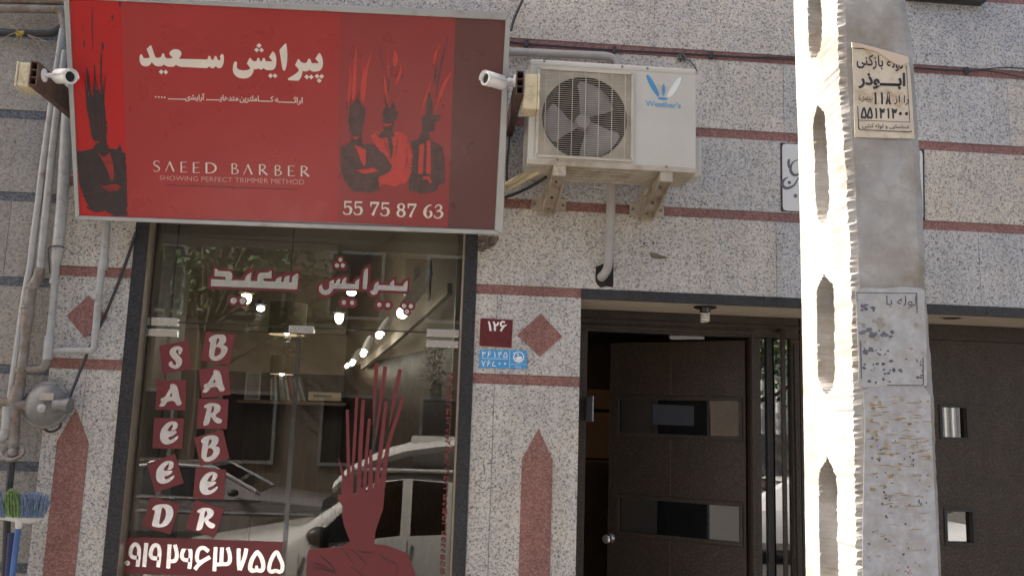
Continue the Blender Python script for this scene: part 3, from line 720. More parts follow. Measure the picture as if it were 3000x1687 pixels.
dg.append((zz(PB, chaikin([(2080, 190), (2150, 260), (2195, 360), (2205, 450), (2195, 510), (2150, 550), (2110, 550), (2072, 535), (2030, 550), (1985, 550), (1945, 515), (1938, 450), (1955, 370), (2000, 280)], 1)), [zz(PB, [(2080, 280), (2120, 350), (2140, 430), (2135, 480), (2120, 490), (2095, 480), (2090, 440), (2050, 440), (2046, 478), (2025, 488), (2005, 470), (2010, 420), (2040, 340)])]))
decal('phone_digits', dg, GLASS, OFF+.0012, M['vinyl_silver'], bnr, .0003, .00009)
# the red figure with spiky hair
E5 = Z(880, 1050, 2.274)
body = [(45, 1300), (60, 1268), (270, 1250), (330, 1215), (290, 1110), (277, 1040), (282, 985), (250, 935), (252, 905), (275, 900), (268, 835), (300, 822), (320, 842), (345, 890), (375, 905), (400, 850), (420, 872), (440, 890), (470, 830), (490, 880), (510, 870), (530, 800), (562, 780), (560, 900), (550, 1000), (500, 1150), (490, 1235), (560, 1240), (640, 1265), (715, 1300), (740, 1360), (768, 1449), (790, 1560), (30, 1560)]
sp = [[(252, 655, 2), (272, 730, 14), (302, 850, 30)], [(313, 340, 20), (318, 600, 22), (324, 870, 26)], [(377, 250, 18), (360, 560, 20), (340, 895, 18)], [(420, 272, 22), (402, 560, 28), (388, 905, 26)], [(460, 400, 20), (440, 640, 22), (424, 885, 22)], [(467, 605, 18), (470, 700, 26), (466, 890, 34)], [(571, 285, 20), (540, 560, 28), (500, 880, 30)], [(688, 250, 20), (640, 400, 24), (582, 590, 26), (545, 860, 40)],
      [(509, 30, 26), (495, 220, 22), (484, 445, 4)], [(566, 50, 28), (535, 280, 24), (500, 545, 4)], [(666, 72, 26), (625, 270, 24), (590, 460, 4)]]
fig = decal('figure_sticker', [zz(E5, body)]+[zz(E5, vstroke(q, 3)) for q in sp], GLASS, OFF, M['vinyl_red'], shop, .0004, .00009)
fl = [[(270, 1258, 3), (310, 1300, 5), (352, 1362, 3)], [(330, 1262, 3), (390, 1310, 5), (440, 1372, 3)], [(385, 1278, 2), (440, 1290, 4), (505, 1280, 2)], [(530, 1285, 3), (560, 1330, 5), (640, 1370, 4), (638, 1440, 3)], [(75, 1362, 3), (150, 1375, 5), (235, 1420, 4)], [(75, 1385, 3), (150, 1395, 4), (225, 1418, 3)], [(75, 1405, 3), (140, 1402, 4), (225, 1425, 3)], [(130, 1310, 3), (190, 1360, 5), (238, 1425, 4)], [(335, 1385, 3), (390, 1420, 4), (420, 1460, 3)]]
decal('fold_line', [zz(E5, vstroke(q, 4)) for q in fl], GLASS, OFF+.0022, M['art_dark'], fig, .0003)
# narrow red strip of slanted lettering along the right edge
strip = []; rn = random.Random(4)
y = 90
while y < 1440:
    t = (y-90)/1350; cx = 1000-55*t; wd = 34-2*t
    h = rn.choice((26, 34, 44)); k = rn.random()
    strip.append([(cx-wd*.5, y), (cx+wd*.5, y+4), (cx+wd*.5-2, y+13), (cx-wd*.5-1, y+10)])
    if k < .75: strip.append([(cx+wd*.5-12, y+13), (cx+wd*.5, y+13), (cx+wd*.5-2, y+h), (cx+wd*.5-13, y+h)])
    if k > .35: strip.append([(cx-wd*.5, y+10), (cx-wd*.5+11, y+10), (cx-wd*.5+9, y+h-5), (cx-wd*.5-2, y+h-6)])
    if k > .6: strip.append([(cx-6, y+20), (cx+6, y+21), (cx+5, y+h+2), (cx-7, y+h)])
    y += h+10
decal('edge_lettering', [zz(E5, q) for q in strip], GLASS, OFF, M['vinyl_red'], panes[2], .0004, .00002)
M['art_fold'] = paint('artwork_fold', (.13, .022, .02), .34, var=.3, scale=30)
# ================================================================ the shop sign, hung leaning forward
SP = Plane((0, -.2, H0+.91), (0, -.95, -.35))
SP.n = Vector((0, -.95, -.35)).normalized()          # faces the street and slightly down
sign = thing('shop_sign', (-.7, -.2, H0+.9), 'big red barber shop sign in an aluminium frame leaning out above the shop window', 'sign')
oq = [(186, -15), (1496, 36), (1474, 689), (221, 644)]; iq = [(202, -3), (1481, 60), (1449, 674), (232, 632)]
def sp(q, o=0): return SP.at(q[0], q[1], o)
back = -SP.n*.11
MB().prism([sp(q, -.012) for q in oq], back).build('box', paint('sign_box', (.30, .30, .30), .5, .4), sign)
for k in range(4):
    a, b = oq[k], oq[(k+1) % 4]; c_, d_ = iq[(k+1) % 4], iq[k]
    MB().prism([sp(q, .006) for q in (a, b, c_, d_)], -SP.n*.03).build('frame_rail', M['alu'], sign, bevel=.004)
# printed face, one sheet with four fields of red
Z1 = Z(0, 0, 2.07); Z2 = Z(700, 0, 2.07); Z3 = Z(1400, 0, 2.07)
def lerp(a, b, t): return (a[0]+(b[0]-a[0])*t, a[1]+(b[1]-a[1])*t)
tx = [iq[0], (355, 4), (996, 36), (1334, 52), iq[1]]; bxs = [iq[3], (376, 637), (988, 652), (1312, 667), iq[2]]
for k, (nme, mt) in enumerate((('artwork_panel', 'sign_left'), ('face_panel', 'sign_red'), ('artwork_panel', 'sign_mid'), ('face_panel', 'sign_maroon'))):
    MB().prism([sp(q, -.004) for q in (tx[k], tx[k+1], bxs[k+1], bxs[k])], -SP.n*.005).build(nme, M[mt], sign)
    if k == 0: left_panel = COL.objects[-1] if False else bpy.data.objects[nme]
art = [o for o in COL.objects if o.name.startswith('artwork_panel')]
OF = -.0038
TA = Z(390, 110, 8.587); TB = Z(670, 110, 8.587)
t1 = [(160, 560), (165, 490), (180, 440), (205, 425), (225, 440), (245, 490), (270, 525), (330, 530), (400, 520), (418, 500), (340, 300), (430, 205), (455, 205), (545, 470), (570, 510), (630, 520), (690, 505), (715, 470), (735, 410), (765, 405), (785, 430), (805, 500), (830, 525), (900, 532), (1000, 520), (915, 430), (915, 390), (950, 340), (1010, 305), (1070, 298), (1140, 310), (1195, 350), (1218, 400), (1210, 450), (1185, 500), (1150, 535), (1180, 542), (1860, 560), (1880, 530), (1895, 475), (1920, 462), (1945, 490), (1960, 540), (1985, 570), (2010, 570), (2030, 555), (2045, 490), (2065, 468), (2095, 475), (2110, 520), (2130, 570), (2160, 582), (2195, 570), (2200, 540), (2185, 470), (2245, 412), (2265, 430), (2283, 500), (2285, 560), (2275, 640), (2250, 720), (2210, 770), (2160, 780), (2120, 765), (2075, 725), (2050, 755), (2010, 780), (1970, 775), (1935, 750), (1915, 725), (1890, 755), (1850, 775), (1200, 745), (1140, 730), (1075, 690), (1050, 720), (1010, 740), (940, 742), (860, 735), (810, 710), (768, 685), (740, 710), (700, 730), (620, 732), (560, 715), (515, 680), (470, 625), (440, 670), (400, 715), (340, 735), (280, 730), (220, 705), (180, 650)]
t2 = [(105, 800), (110, 720), (130, 650), (160, 610), (190, 608), (210, 630), (210, 680), (200, 740), (215, 785), (260, 815), (330, 830), (410, 832), (490, 820), (540, 790), (540, 765), (500, 715), (455, 660), (525, 520), (545, 525), (590, 580), (640, 605), (690, 605), (708, 580), (720, 525), (745, 515), (768, 525), (785, 590), (815, 607), (840, 590), (855, 530), (880, 518), (905, 525), (920, 580), (945, 605), (1100, 608), (1085, 580), (1015, 495), (1100, 362), (1130, 365), (1170, 430), (1195, 510), (1200, 600), (1190, 700), (1165, 770), (1130, 810), (1070, 828), (980, 828), (930, 815), (890, 785), (870, 778), (850, 800), (810, 815), (770, 800), (740, 778), (715, 800), (670, 808), (630, 795), (620, 860), (590, 930), (540, 990), (470, 1025), (380, 1038), (280, 1028), (190, 985), (130, 920), (108, 860)]
t3 = [(1425, 150), (1450, 165), (1468, 300), (1475, 450), (1470, 600), (1450, 740), (1420, 830), (1390, 843), (1360, 820), (1345, 760), (1320, 600), (1275, 320)]
t4 = [(1745, 550), (1765, 555), (1810, 610), (1860, 645), (1930, 648), (1970, 630), (1990, 570), (2010, 540), (2040, 540), (2065, 580), (2080, 635), (2110, 655), (2180, 652), (2265, 655), (2250, 620), (2180, 535), (2270, 398), (2295, 400), (2340, 480), (2365, 560), (2372, 650), (2360, 740), (2325, 810), (2270, 850), (2180, 865), (2100, 860), (2060, 835), (2030, 815), (2005, 840), (1960, 858), (1900, 858), (1855, 845), (1850, 900), (1830, 980), (1795, 1050), (1755, 1092), (1700, 1090), (1520, 1080), (1490, 1060), (1490, 1040), (1520, 1020), (1640, 950), (1730, 880), (1770, 835), (1740, 780), (1670, 700)]
da = [[(705, 808), (765, 865), (710, 935), (645, 872)], [(818, 812), (880, 878), (822, 938), (765, 872)]]
db = [[(765, 150), (825, 212), (765, 272), (695, 212)], [(705, 258), (760, 318), (710, 382), (640, 315)], [(825, 262), (885, 325), (828, 385), (765, 320)], [(1052, 905), (1110, 965), (1055, 1030), (990, 968)], [(1160, 908), (1228, 972), (1168, 1032), (1108, 968)], [(1965, 935), (2020, 995), (1970, 1060), (1900, 997)], [(2075, 938), (2135, 1000), (2078, 1062), (2015, 1000)], [(2225, 918), (2280, 978), (2228, 1040), (2160, 978)], [(2335, 922), (2398, 985), (2338, 1045), (2275, 985)], [(2275, 1030), (2340, 1090), (2280, 1150), (2215, 1090)]]
decal('title_lettering', [zz(TA, t1)]+[zz(TA, q) for q in da]+[zz(TB, q) for q in (t2, t3, t4)]+[zz(TB, q) for q in db], SP, OF, M['cream_print'], sign, .0006, .00004)
SUBT = Z(430, 260, 5.481)
TW = '\u0640'
lettering('subtitle_lettering', 'ارائ'+TW*7+'ه', zz(SUBT, [(2060, 122), (2505, 138), (2500, 268), (2055, 250)]), SP, OF, M['cream_print'], sign, .022, True)
lettering('subtitle_lettering', 'ک'+TW*6+'املترین', zz(SUBT, [(1490, 105), (2035, 122), (2035, 242), (1490, 232)]), SP, OF, M['cream_print'], sign, .022, True)
lettering('subtitle_lettering', 'متدهای'+TW*7, zz(SUBT, [(955, 92), (1470, 108), (1470, 222), (955, 212)]), SP, OF, M['cream_print'], sign, .022, True)
lettering('subtitle_lettering', 'آرایشی'+TW*9, zz(SUBT, [(340, 70), (930, 84), (925, 212), (340, 202)]), SP, OF, M['cream_print'], sign, .022, True)
decal('subtitle_dots', [circ(*SUBT(x, y), 2.6, 10) for x, y in ((143, 134), (192, 138), (240, 140), (288, 142))], SP, OF, M['cream_print'], sign, .0006)
# the thin Latin capitals: thick and thin strokes
LC = Z(430, 450, 5.152)
def cap(ch, x, y, h, w):
    'strokes of a slender roman capital: x left, y top, h height, w width'
    T, t = w*.17, w*.065; X = lambda a: x+a*w; Y = lambda a: y+a*h
    S = {'S': [[(X(.92), Y(.16), t), (X(.75), Y(.03), t*1.3), (X(.4), Y(.01), t*1.6), (X(.12), Y(.14), T*.8), (X(.2), Y(.36), T), (X(.7), Y(.56), T*1.1), (X(.9), Y(.76), T), (X(.7), Y(.96), t*1.6), (X(.3), Y(.99), t*1.3), (X(.04), Y(.84), t)]],
         'A': [[(X(.02), Y(1), t), (X(.5), Y(.02), t)], [(X(.47), Y(0), T), (X(.95), Y(1), T)]],
         'E': [[(X(.15), Y(0), T*1.15), (X(.15), Y(1), T*1.15)], [(X(.15), Y(.02), t), (X(.95), Y(.02), t)], [(X(.15), Y(.5), t), (X(.8), Y(.5), t)], [(X(.15), Y(.98), t), (X(1), Y(.98), t)]],
         'D': [[(X(.12), Y(0), T*.9), (X(.12), Y(1), T*.9)], [(X(.1), Y(.03), t), (X(.5), Y(.05), t*1.3), (X(.82), Y(.22), T*.8), (X(.95), Y(.52), T), (X(.82), Y(.82), T*.8), (X(.5), Y(.97), t*1.3), (X(.1), Y(.98), t)]],
         'B': [[(X(.15), Y(0), T), (X(.15), Y(1), T)], [(X(.12), Y(.02), t), (X(.5), Y(.03), t*1.4), (X(.75), Y(.2), T*.8), (X(.55), Y(.42), t*1.4), (X(.2), Y(.46), t)], [(X(.2), Y(.46), t), (X(.65), Y(.52), t*1.4), (X(.92), Y(.74), T), (X(.65), Y(.96), t*1.4), (X(.12), Y(.98), t)]],
         'R': [[(X(.15), Y(0), T), (X(.15), Y(1), T)], [(X(.12), Y(.02), t), (X(.5), Y(.03), t*1.4), (X(.74), Y(.24), T*.8), (X(.5), Y(.48), t*1.4), (X(.2), Y(.52), t)], [(X(.35), Y(.52), T), (X(.95), Y(1), T)]]}
    return [vstroke(q, 4 if len(q) > 2 else 0) for q in S[ch]]
caps = []
for ch, x, y, h, w_ in (('S', 95, 112, 160, 105), ('A', 280, 122, 150, 135), ('E', 505, 126, 158, 105), ('E', 690, 134, 158, 110), ('D', 880, 138, 158, 170), ('B', 1272, 152, 158, 115), ('A', 1460, 165, 152, 135), ('R', 1685, 165, 158, 140), ('B', 1925, 178, 155, 115), ('E', 2125, 186, 155, 110), ('R', 2315, 190, 156, 140)):
    caps += [zz(LC, q) for q in cap(ch, x, y, h, w_)]
decal('shop_name', caps, SP, OF, M['cream_print'], sign, .0006, .00003)
lettering('slogan', 'SHOWING PERFECT TRIMMER METHOD', zz(LC, [(195, 330), (2378, 392), (2375, 470), (195, 400)]), SP, OF, M['pink_print'], sign, -.006)
decal('underline', [zz(LC, [(285, 468), (2280, 540), (2280, 549), (285, 480)])], SP, OF, M['art_dark'], sign, .0006)
# telephone number in bookish figures
TN = Z(990, 570, 7.806)
def fig5(x, y): return [[(x+30, y+18, 40), (x+195, y+24, 40)], [(x+42, y+10, 30), (x+38, y+150, 30)], [(x+36, y+165, 20), (x+90, y+125, 30), (x+160, y+150, 52), (x+180, y+215, 62), (x+150, y+285, 42), (x+80, y+305, 24), (x+25, y+285, 30), (x+5, y+240, 20)]]
def fig7(x, y): return [[(x+8, y+25, 48), (x+205, y+30, 50)], [(x+16, y+20, 30), (x+22, y+110, 26)], [(x+200, y+30, 34), (x+120, y+170, 40), (x+60, y+312, 62)]]
fig = []
for q in fig5(120, 148)+fig5(360, 156)+fig7(735, 165)+fig5(975, 180)+fig7(1590, 205): fig.append(vstroke(q, 0 if len(q) < 3 else 5))
e8 = []
e6 = [[(2140, 240, 20), (2060, 265, 36), (1995, 350, 58), (1988, 440, 66), (2030, 515, 40), (2070, 528, 24), (2130, 480, 52), (2130, 410, 50), (2080, 365, 26), (2020, 390, 22)]]
e3 = [[(2225, 310, 22), (2250, 260, 24), (2310, 240, 30), (2365, 285, 48), (2340, 350, 34), (2255, 385, 22)], [(2260, 385, 22), (2340, 385, 34), (2385, 440, 58), (2350, 515, 40), (2270, 538, 26), (2220, 515, 28), (2198, 470, 20)]]
for q in e8+e6+e3: fig.append(vstroke(q, 5))
fig8 = [(circ(1445, 280, 92, 24, 80), [circ(1447, 278, 44, 20, 52)]), (circ(1445, 428, 106, 26, 92), [circ(1443, 432, 50, 20, 60)])]
decal('telephone_number', [zz(TN, q) for q in fig]+[(zz(TN, a), [zz(TN, b[0])]) for a, b in fig8], SP, OF, M['cream_print'], sign, .0006, .00003)
# printed figures: suited men with brush-stroke hair
G3 = Z(990, 90, 2.957); G1 = Z(200, 0, 2.264)
def st(pts): return vstroke(pts, 3)
rn = random.Random(11)
def hair(f, x0, x1, yb, yt, n, w0, w1):
    o = []
    for k in range(n):
        a = rn.uniform(x0, x1); h = rn.uniform(.55, 1)
        tx_ = a+(a-(x0+x1)/2)*.5+rn.uniform(-12, 12); ty = yb+(yt-yb)*h
        o.append(zz(f, st([(a, yb+rn.uniform(-10, 25), rn.uniform(w0, w1)), ((a+tx_)/2+rn.uniform(-8, 8), (yb+ty)/2, rn.uniform(w0, w1)*.8), (tx_, ty, 1.5)])))
    return o
decal('figure_red', [zz(G3, rough(q, 3.0, 14, 2)) for q in ([(280, 910), (340, 880), (390, 870), (530, 880), (600, 910), (640, 1080), (655, 1180), (600, 1300), (560, 1325), (480, 1350), (420, 1330), (360, 1345), (320, 1240), (460, 1170), (400, 1080), (300, 960)],)]
      + [zz(G3, st(q)) for q in ([(100, 310, 4), (108, 420, 20), (96, 560, 22), (92, 700, 6)], [(160, 120, 4), (150, 300, 26), (135, 600, 30)], [(290, 190, 4), (235, 380, 36), (218, 520, 48), (215, 630, 16)], [(220, 210, 3), (215, 330, 12), (225, 420, 16)], [(490, 180, 18), (500, 240, 40), (490, 310, 22)], [(430, 160, 3), (436, 400, 12), (440, 600, 6)], [(545, 300, 8), (540, 370, 26), (500, 470, 14)], [(405, 400, 10), (415, 520, 22), (432, 640, 8)], [(885, 120, 6), (845, 210, 24), (830, 290, 18)], [(985, 355, 6), (920, 470, 30), (870, 610, 20), (845, 690, 6)], [(800, 440, 12), (780, 530, 24), (740, 640, 14), (725, 720, 5)])],
      SP, OF, M['art_red'], art[1], .0006, .00003)
decal('figure_dark', [zz(G3, rough(q, 3.2, 12, 3)) for q in ([(20, 1010), (60, 990), (115, 965), (110, 880), (95, 830), (92, 720), (120, 640), (150, 615), (175, 570), (200, 640), (242, 690), (230, 760), (215, 860), (205, 930), (215, 990), (260, 980), (330, 1010), (420, 1090), (465, 1170), (450, 1220), (380, 1260), (350, 1270), (360, 1380), (270, 1405), (130, 1390), (60, 1310), (25, 1220)],
      [(390, 700), (420, 650), (450, 690), (480, 600), (500, 690), (522, 700), (510, 760), (480, 800), (470, 870), (500, 910), (462, 930), (480, 1000), (462, 1130), (440, 1000), (430, 930), (380, 930), (350, 900), (400, 860), (390, 800)],
      [(630, 960), (700, 935), (725, 900), (735, 800), (720, 765), (760, 735), (895, 735), (880, 770), (850, 800), (830, 870), (790, 880), (790, 930), (820, 960), (910, 1010), (925, 1150), (925, 1320), (870, 1340), (860, 1390), (740, 1410), (620, 1390), (610, 1300), (640, 1200), (650, 1080)])]
      + [zz(G3, st(q)) for q in ([(365, 150, 3), (375, 240, 7), (392, 330, 3)], [(470, 305, 8), (465, 330, 14), (466, 365, 5)], [(435, 400, 8), (438, 480, 14), (436, 560, 5)], [(955, 62, 8), (920, 180, 12), (885, 340, 14), (852, 570, 8)], [(790, 540, 20), (795, 640, 50), (790, 730, 60)], [(848, 300, 8), (845, 380, 20), (835, 460, 8)], [(410, 555, 6), (412, 620, 16), (432, 690, 8)], [(555, 370, 5), (555, 400, 10), (552, 430, 4)])]
      + hair(G3, 110, 230, 720, 590, 9, 8, 20), SP, OF+.0006, M['art_grey'], art[1], .0005, .00003)
decal('figure_shirt', [zz(G3, rough(q, 1.6, 14, 4)) for q in ([(135, 990), (200, 1012), (240, 1030), (245, 1130), (225, 1180), (195, 1120), (165, 1030)], [(122, 918), (155, 922), (188, 913), (170, 940), (140, 942)], [(150, 1210), (230, 1200), (300, 1188), (352, 1215), (300, 1230), (230, 1242)], [(388, 805), (430, 810), (472, 803), (440, 830), (405, 830)], [(705, 990), (748, 978), (735, 1240), (695, 1240)], [(770, 960), (800, 948), (805, 1240), (765, 1240)], [(735, 1265), (790, 1258), (815, 1310), (800, 1330), (780, 1290), (740, 1290)])], SP, OF+.0022, M['art_red'], art[1], .0005)
decal('figure_dark', [zz(G1, rough(q, 2.6, 10, 5)) for q in ([(55, 1010), (110, 1000), (165, 985), (182, 955), (150, 890), (142, 820), (130, 760), (118, 690), (130, 650), (150, 620), (160, 640), (175, 565), (190, 610), (205, 585), (220, 650), (238, 640), (246, 740), (258, 850), (255, 940), (270, 985), (320, 990), (345, 950), (355, 1000), (380, 1030), (388, 1200), (394, 1432), (300, 1434), (240, 1400), (180, 1410), (110, 1375), (140, 1370), (110, 1330), (75, 1230)],)]
      + [zz(G1, st(q)) for q in ([(160, 50, 2), (158, 150, 8), (163, 330, 3)], [(102, 265, 3), (106, 290, 9), (104, 318, 3)], [(228, 280, 4), (230, 310, 15), (226, 340, 5)], [(218, 350, 6), (218, 420, 12), (212, 560, 4)], [(123, 450, 6), (128, 520, 16), (132, 610, 8)], [(174, 430, 5), (176, 520, 12), (176, 620, 10)], [(292, 100, 4), (293, 118, 13), (290, 136, 4)], [(97, 150, 2), (98, 180, 5), (97, 210, 2)], [(340, 5, 6), (342, 30, 12), (344, 50, 3)])]
      + hair(G1, 125, 245, 720, 470, 14, 6, 14), SP, OF, M['art_dark'], art[0], .0006, .00003)
decal('figure_shirt', [zz(G1, rough(q, 1.5, 10, 6)) for q in ([(190, 1008), (218, 1032), (245, 1040), (275, 1010), (300, 1090), (305, 1170), (290, 1205), (265, 1150), (232, 1070)], [(215, 1236), (270, 1225), (320, 1222), (356, 1240), (320, 1265), (268, 1270)], [(165, 930), (190, 940), (215, 932), (195, 952)])], SP, OF+.0022, paint('artwork_blood', (.24, .018, .016), .34, var=.3, scale=30), art[0], .0005)
rn = random.Random(12)
folds = [[(20, 1240, 2), (80, 1255, 6), (130, 1235, 2)], [(150, 1310, 3), (185, 1275, 7), (230, 1262, 3)], [(60, 1120, 2), (110, 1170, 4), (140, 1200, 2)], [(300, 1040, 2), (360, 1090, 4), (420, 1140, 2)], [(120, 990, 2), (165, 1050, 4), (190, 1130, 2)]]
decal('coat_fold', [zz(G3, vstroke(q, 4)) for q in folds], SP, OF+.0024, M['art_fold'], art[1], .0004)
folds = [[(80, 1275, 1.5), (140, 1288, 4), (200, 1262, 2)], [(215, 1345, 2), (250, 1320, 5), (300, 1295, 2)], [(150, 1110, 1.5), (190, 1170, 3), (215, 1235, 2)], [(90, 1060, 1), (120, 1110, 3), (130, 1160, 1)], [(330, 1060, 1), (350, 1120, 3), (352, 1190, 1)], [(205, 770, 1), (212, 840, 6), (218, 920, 2)], [(160, 700, 1), (165, 780, 5), (172, 850, 1)], [(235, 760, 1), (235, 830, 4), (230, 900, 1)]]
decal('coat_fold', [zz(G1, vstroke(q, 4)) for q in folds], SP, OF+.0024, M['art_fold'], art[0], .0004)
lap = [[(395, 930, 3), (420, 1010, 7), (462, 1135, 3)], [(520, 900, 2), (515, 980, 6), (490, 1080, 2)], [(585, 1020, 2), (600, 1120, 6), (570, 1220, 2)], [(600, 1160, 3), (630, 1165, 7), (655, 1160, 3)], [(605, 1185, 3), (630, 1190, 7), (650, 1186, 3)], [(330, 890, 6), (360, 920, 14), (385, 930, 5)], [(520, 1000, 1), (500, 1090, 3), (480, 1150, 1)]]
decal('coat_line', [zz(G3, vstroke(q, 4)) for q in lap], SP, OF+.0024, M['art_grey'], art[1], .0004)
# two arms holding the sign to the wall
for x in (-1.3, -.1):
    MB().bar((x, -.28, H0+1.5), (x, .0, H0+1.7), .03, .03).build('hanger_arm', M['alu'], sign)

# ================================================================ outdoor unit of the air conditioner
YA = -.42
ac = thing('air_conditioner', (.77, YA+.13, H0+1.2), 'weathered white air conditioner outdoor unit with a round fan grille and a blue leaf logo', 'air conditioner')
q = [P(1556, 172, YA), P(2040, 210, YA), P(2038, 498, YA), P(1545, 476, YA)]
ax0, ax1 = (q[0].x+q[3].x)/2, (q[1].x+q[2].x)/2; az1, az0 = (q[0].z+q[1].z)/2, (q[2].z+q[3].z)/2
AP = Plane((0, YA, 0), (0, -1, 0))
g0, g1 = P(1577, 210, YA), P(1850, 472, YA); gx0, gx1 = P(1575, 330, YA).x, P(1851, 345, YA).x; gz1 = (P(1581, 200, YA).z+P(1852, 220, YA).z)/2; gz0 = (P(1573, 457, YA).z+P(1849, 472, YA).z)/2
fc = P(1713, 346, YA); frad = (P(1838, 346, YA).x-P(1588, 346, YA).x)/2
cs = MB()
yb = YA+.27
hole = [(fc.x+math.cos(a)*frad, YA, fc.z+math.sin(a)*frad) for a in [2*math.pi*k/48 for k in range(48)]]
cs.prism([(ax0, YA, az0), (ax1, YA, az0), (ax1, YA, az1), (ax0, YA, az1)], (0, .004, 0), [hole])
cs.box(ax0, ax0+.004, YA+.004, yb, az0, az1); cs.box(ax1-.004, ax1, YA+.004, yb, az0, az1); cs.box(ax0, ax1, YA+.004, yb, az1-.004, az1); cs.box(ax0, ax1, yb, yb+.004, az0, az1)
cas = cs.build('casing', M['white_ac'], ac, bevel=.003)
tp = MB(); tp.box(ax0-.004, ax1+.004, YA-.004, yb+.006, az1-.028, az1+.006); tp.build('top_cover', M['white_ac'], ac, bevel=.012, seg=3)
bs = MB(); bs.box(ax0-.003, ax1+.003, YA-.003, yb+.005, az0-.012, az0+.014)
for k in range(5): bs.box(ax0+.15, ax1-.3, YA+.03+k*.045, YA+.05+k*.045, az0-.018, az0-.012)
bs.build('base_pan', M['ac_dirty'], ac, bevel=.004)
vc = MB(); cz = P(2060, 470, YA).z; vc.box(ax1, ax1+.045, YA+.05, YA+.20, az0-.01, P(2050, 405, YA+.05).z); vc.build('valve_cover', M['white_ac'], ac, bevel=.012, seg=3)
# fan well, fan, grille
wl = MB(); wl.lathe((fc.x, YA+.004, fc.z), (0, 1, 0), [(0, frad), (.03, frad-.006), (.11, frad-.008), (.111, 0)], 40, False); wl.build('fan_well', M['dark_hole'], ac)
fn = MB()
for a0 in (R(80), R(-40), R(200)):
    nr, na = 9, 8; vv = []
    for i in range(nr+1):
        t = i/nr; rr = .030+t*(frad-.045)
        lead = a0+.62-.75*t+.55*t*t; trail = lead-(1.05+.55*t-.30*t*t); 
        if i == nr: lead -= .12; trail += .30
        for k in range(na+1):
            u = k/na; a = lead+(trail-lead)*u
            vv.append((fc.x+math.cos(a)*rr, YA+.045+.055*u-.02*t, fc.z+math.sin(a)*rr))
    fn.smooth = True
    fn.add(vv, [(i*(na+1)+k, i*(na+1)+k+1, (i+1)*(na+1)+k+1, (i+1)*(na+1)+k) for i in range(nr) for k in range(na)])
fn.lathe((fc.x, YA+.04, fc.z), (0, 1, 0), [(0, .030), (.004, .036), (.04, .038)], 20)
fn.build('fan', M['fan'], ac)
gr = MB()
for k in range(42):
    z = gz0+.006+(gz1-gz0-.012)*k/41
    gr.box(gx0+.004, gx1-.004, YA-.0130, YA-.0110, z-.0008, z+.0008)
for k in range(7):
    x = fc.x+(k-3)*(gx1-gx0-.02)/6.0*.88; gr.box(x-.0016, x+.0016, YA-.0165, YA-.0137, gz0+.003, gz1-.003)
rim = [(gx0, gz0), (gx1, gz0), (gx1, gz1), (gx0, gz1)]
for (a, b), (c_, d_) in zip(rim, rim[1:]+rim[:1]): gr.bar((a, YA-.008, b), (c_, YA-.008, d_), .006, .014)
gr.build('grille', M['ac_wire'], ac)
ds = MB(); ds.prism([(gx0+.004, YA-.0008, gz0+.004), (gx1-.004, YA-.0008, gz0+.004), (gx1-.004, YA-.0008, gz1-.004), (gx0+.004, YA-.0008, gz1-.004)], (0, .0006, 0), [[(fc.x+math.cos(a)*frad*1.0, YA-.0008, fc.z+math.sin(a)*frad*1.0) for a in [2*math.pi*k/48 for k in range(48)]]])
ds.build('grille_plate', M['ac_dirty'], ac)
scw = MB()
for px in ((1595, 180), (1823, 196), (1897, 201), (1633, 468), (1952, 489)): 
    s_ = P(*px, YA-.005); scw.lathe(s_, (0, -1, 0), [(0, .006), (.002, .0055), (.0021, 0)], 10)
scw.build('screw', M['cast'], ac)
LG = Z(1880, 200, 11.147)
leaf_s = lambda pts: zz(LG, chaikin(pts, 2))
decal('logo', [leaf_s([(140, 240), (165, 218), (215, 225), (300, 320), (420, 510), (530, 720), (570, 860), (560, 940), (520, 940), (430, 830), (280, 610), (175, 380)]), leaf_s([(712, 515), (750, 560), (768, 700), (750, 850), (710, 940), (675, 860), (655, 720), (675, 570)]), leaf_s([(500, 985), (570, 955), (700, 955), (820, 980), (870, 1010), (820, 1035), (680, 1042), (560, 1020)])], AP, .0006, M['ac_blue'], ac, .0005)
decal('logo_leaf', [leaf_s([(1215, 305), (1290, 300), (1290, 380), (1210, 590), (1080, 800), (960, 930), (850, 950), (830, 900), (880, 780), (1030, 530), (1130, 390)])], AP, .0006, M['ac_pale'], ac, .0005)
lettering('maker_lettering', "Weather's", zz(LG, [(115, 1040), (1290, 1125), (1275, 1325), (120, 1235)]), AP, .0006, paint('logo_blue_pale', (.17, .33, .50), .5), ac, .03)
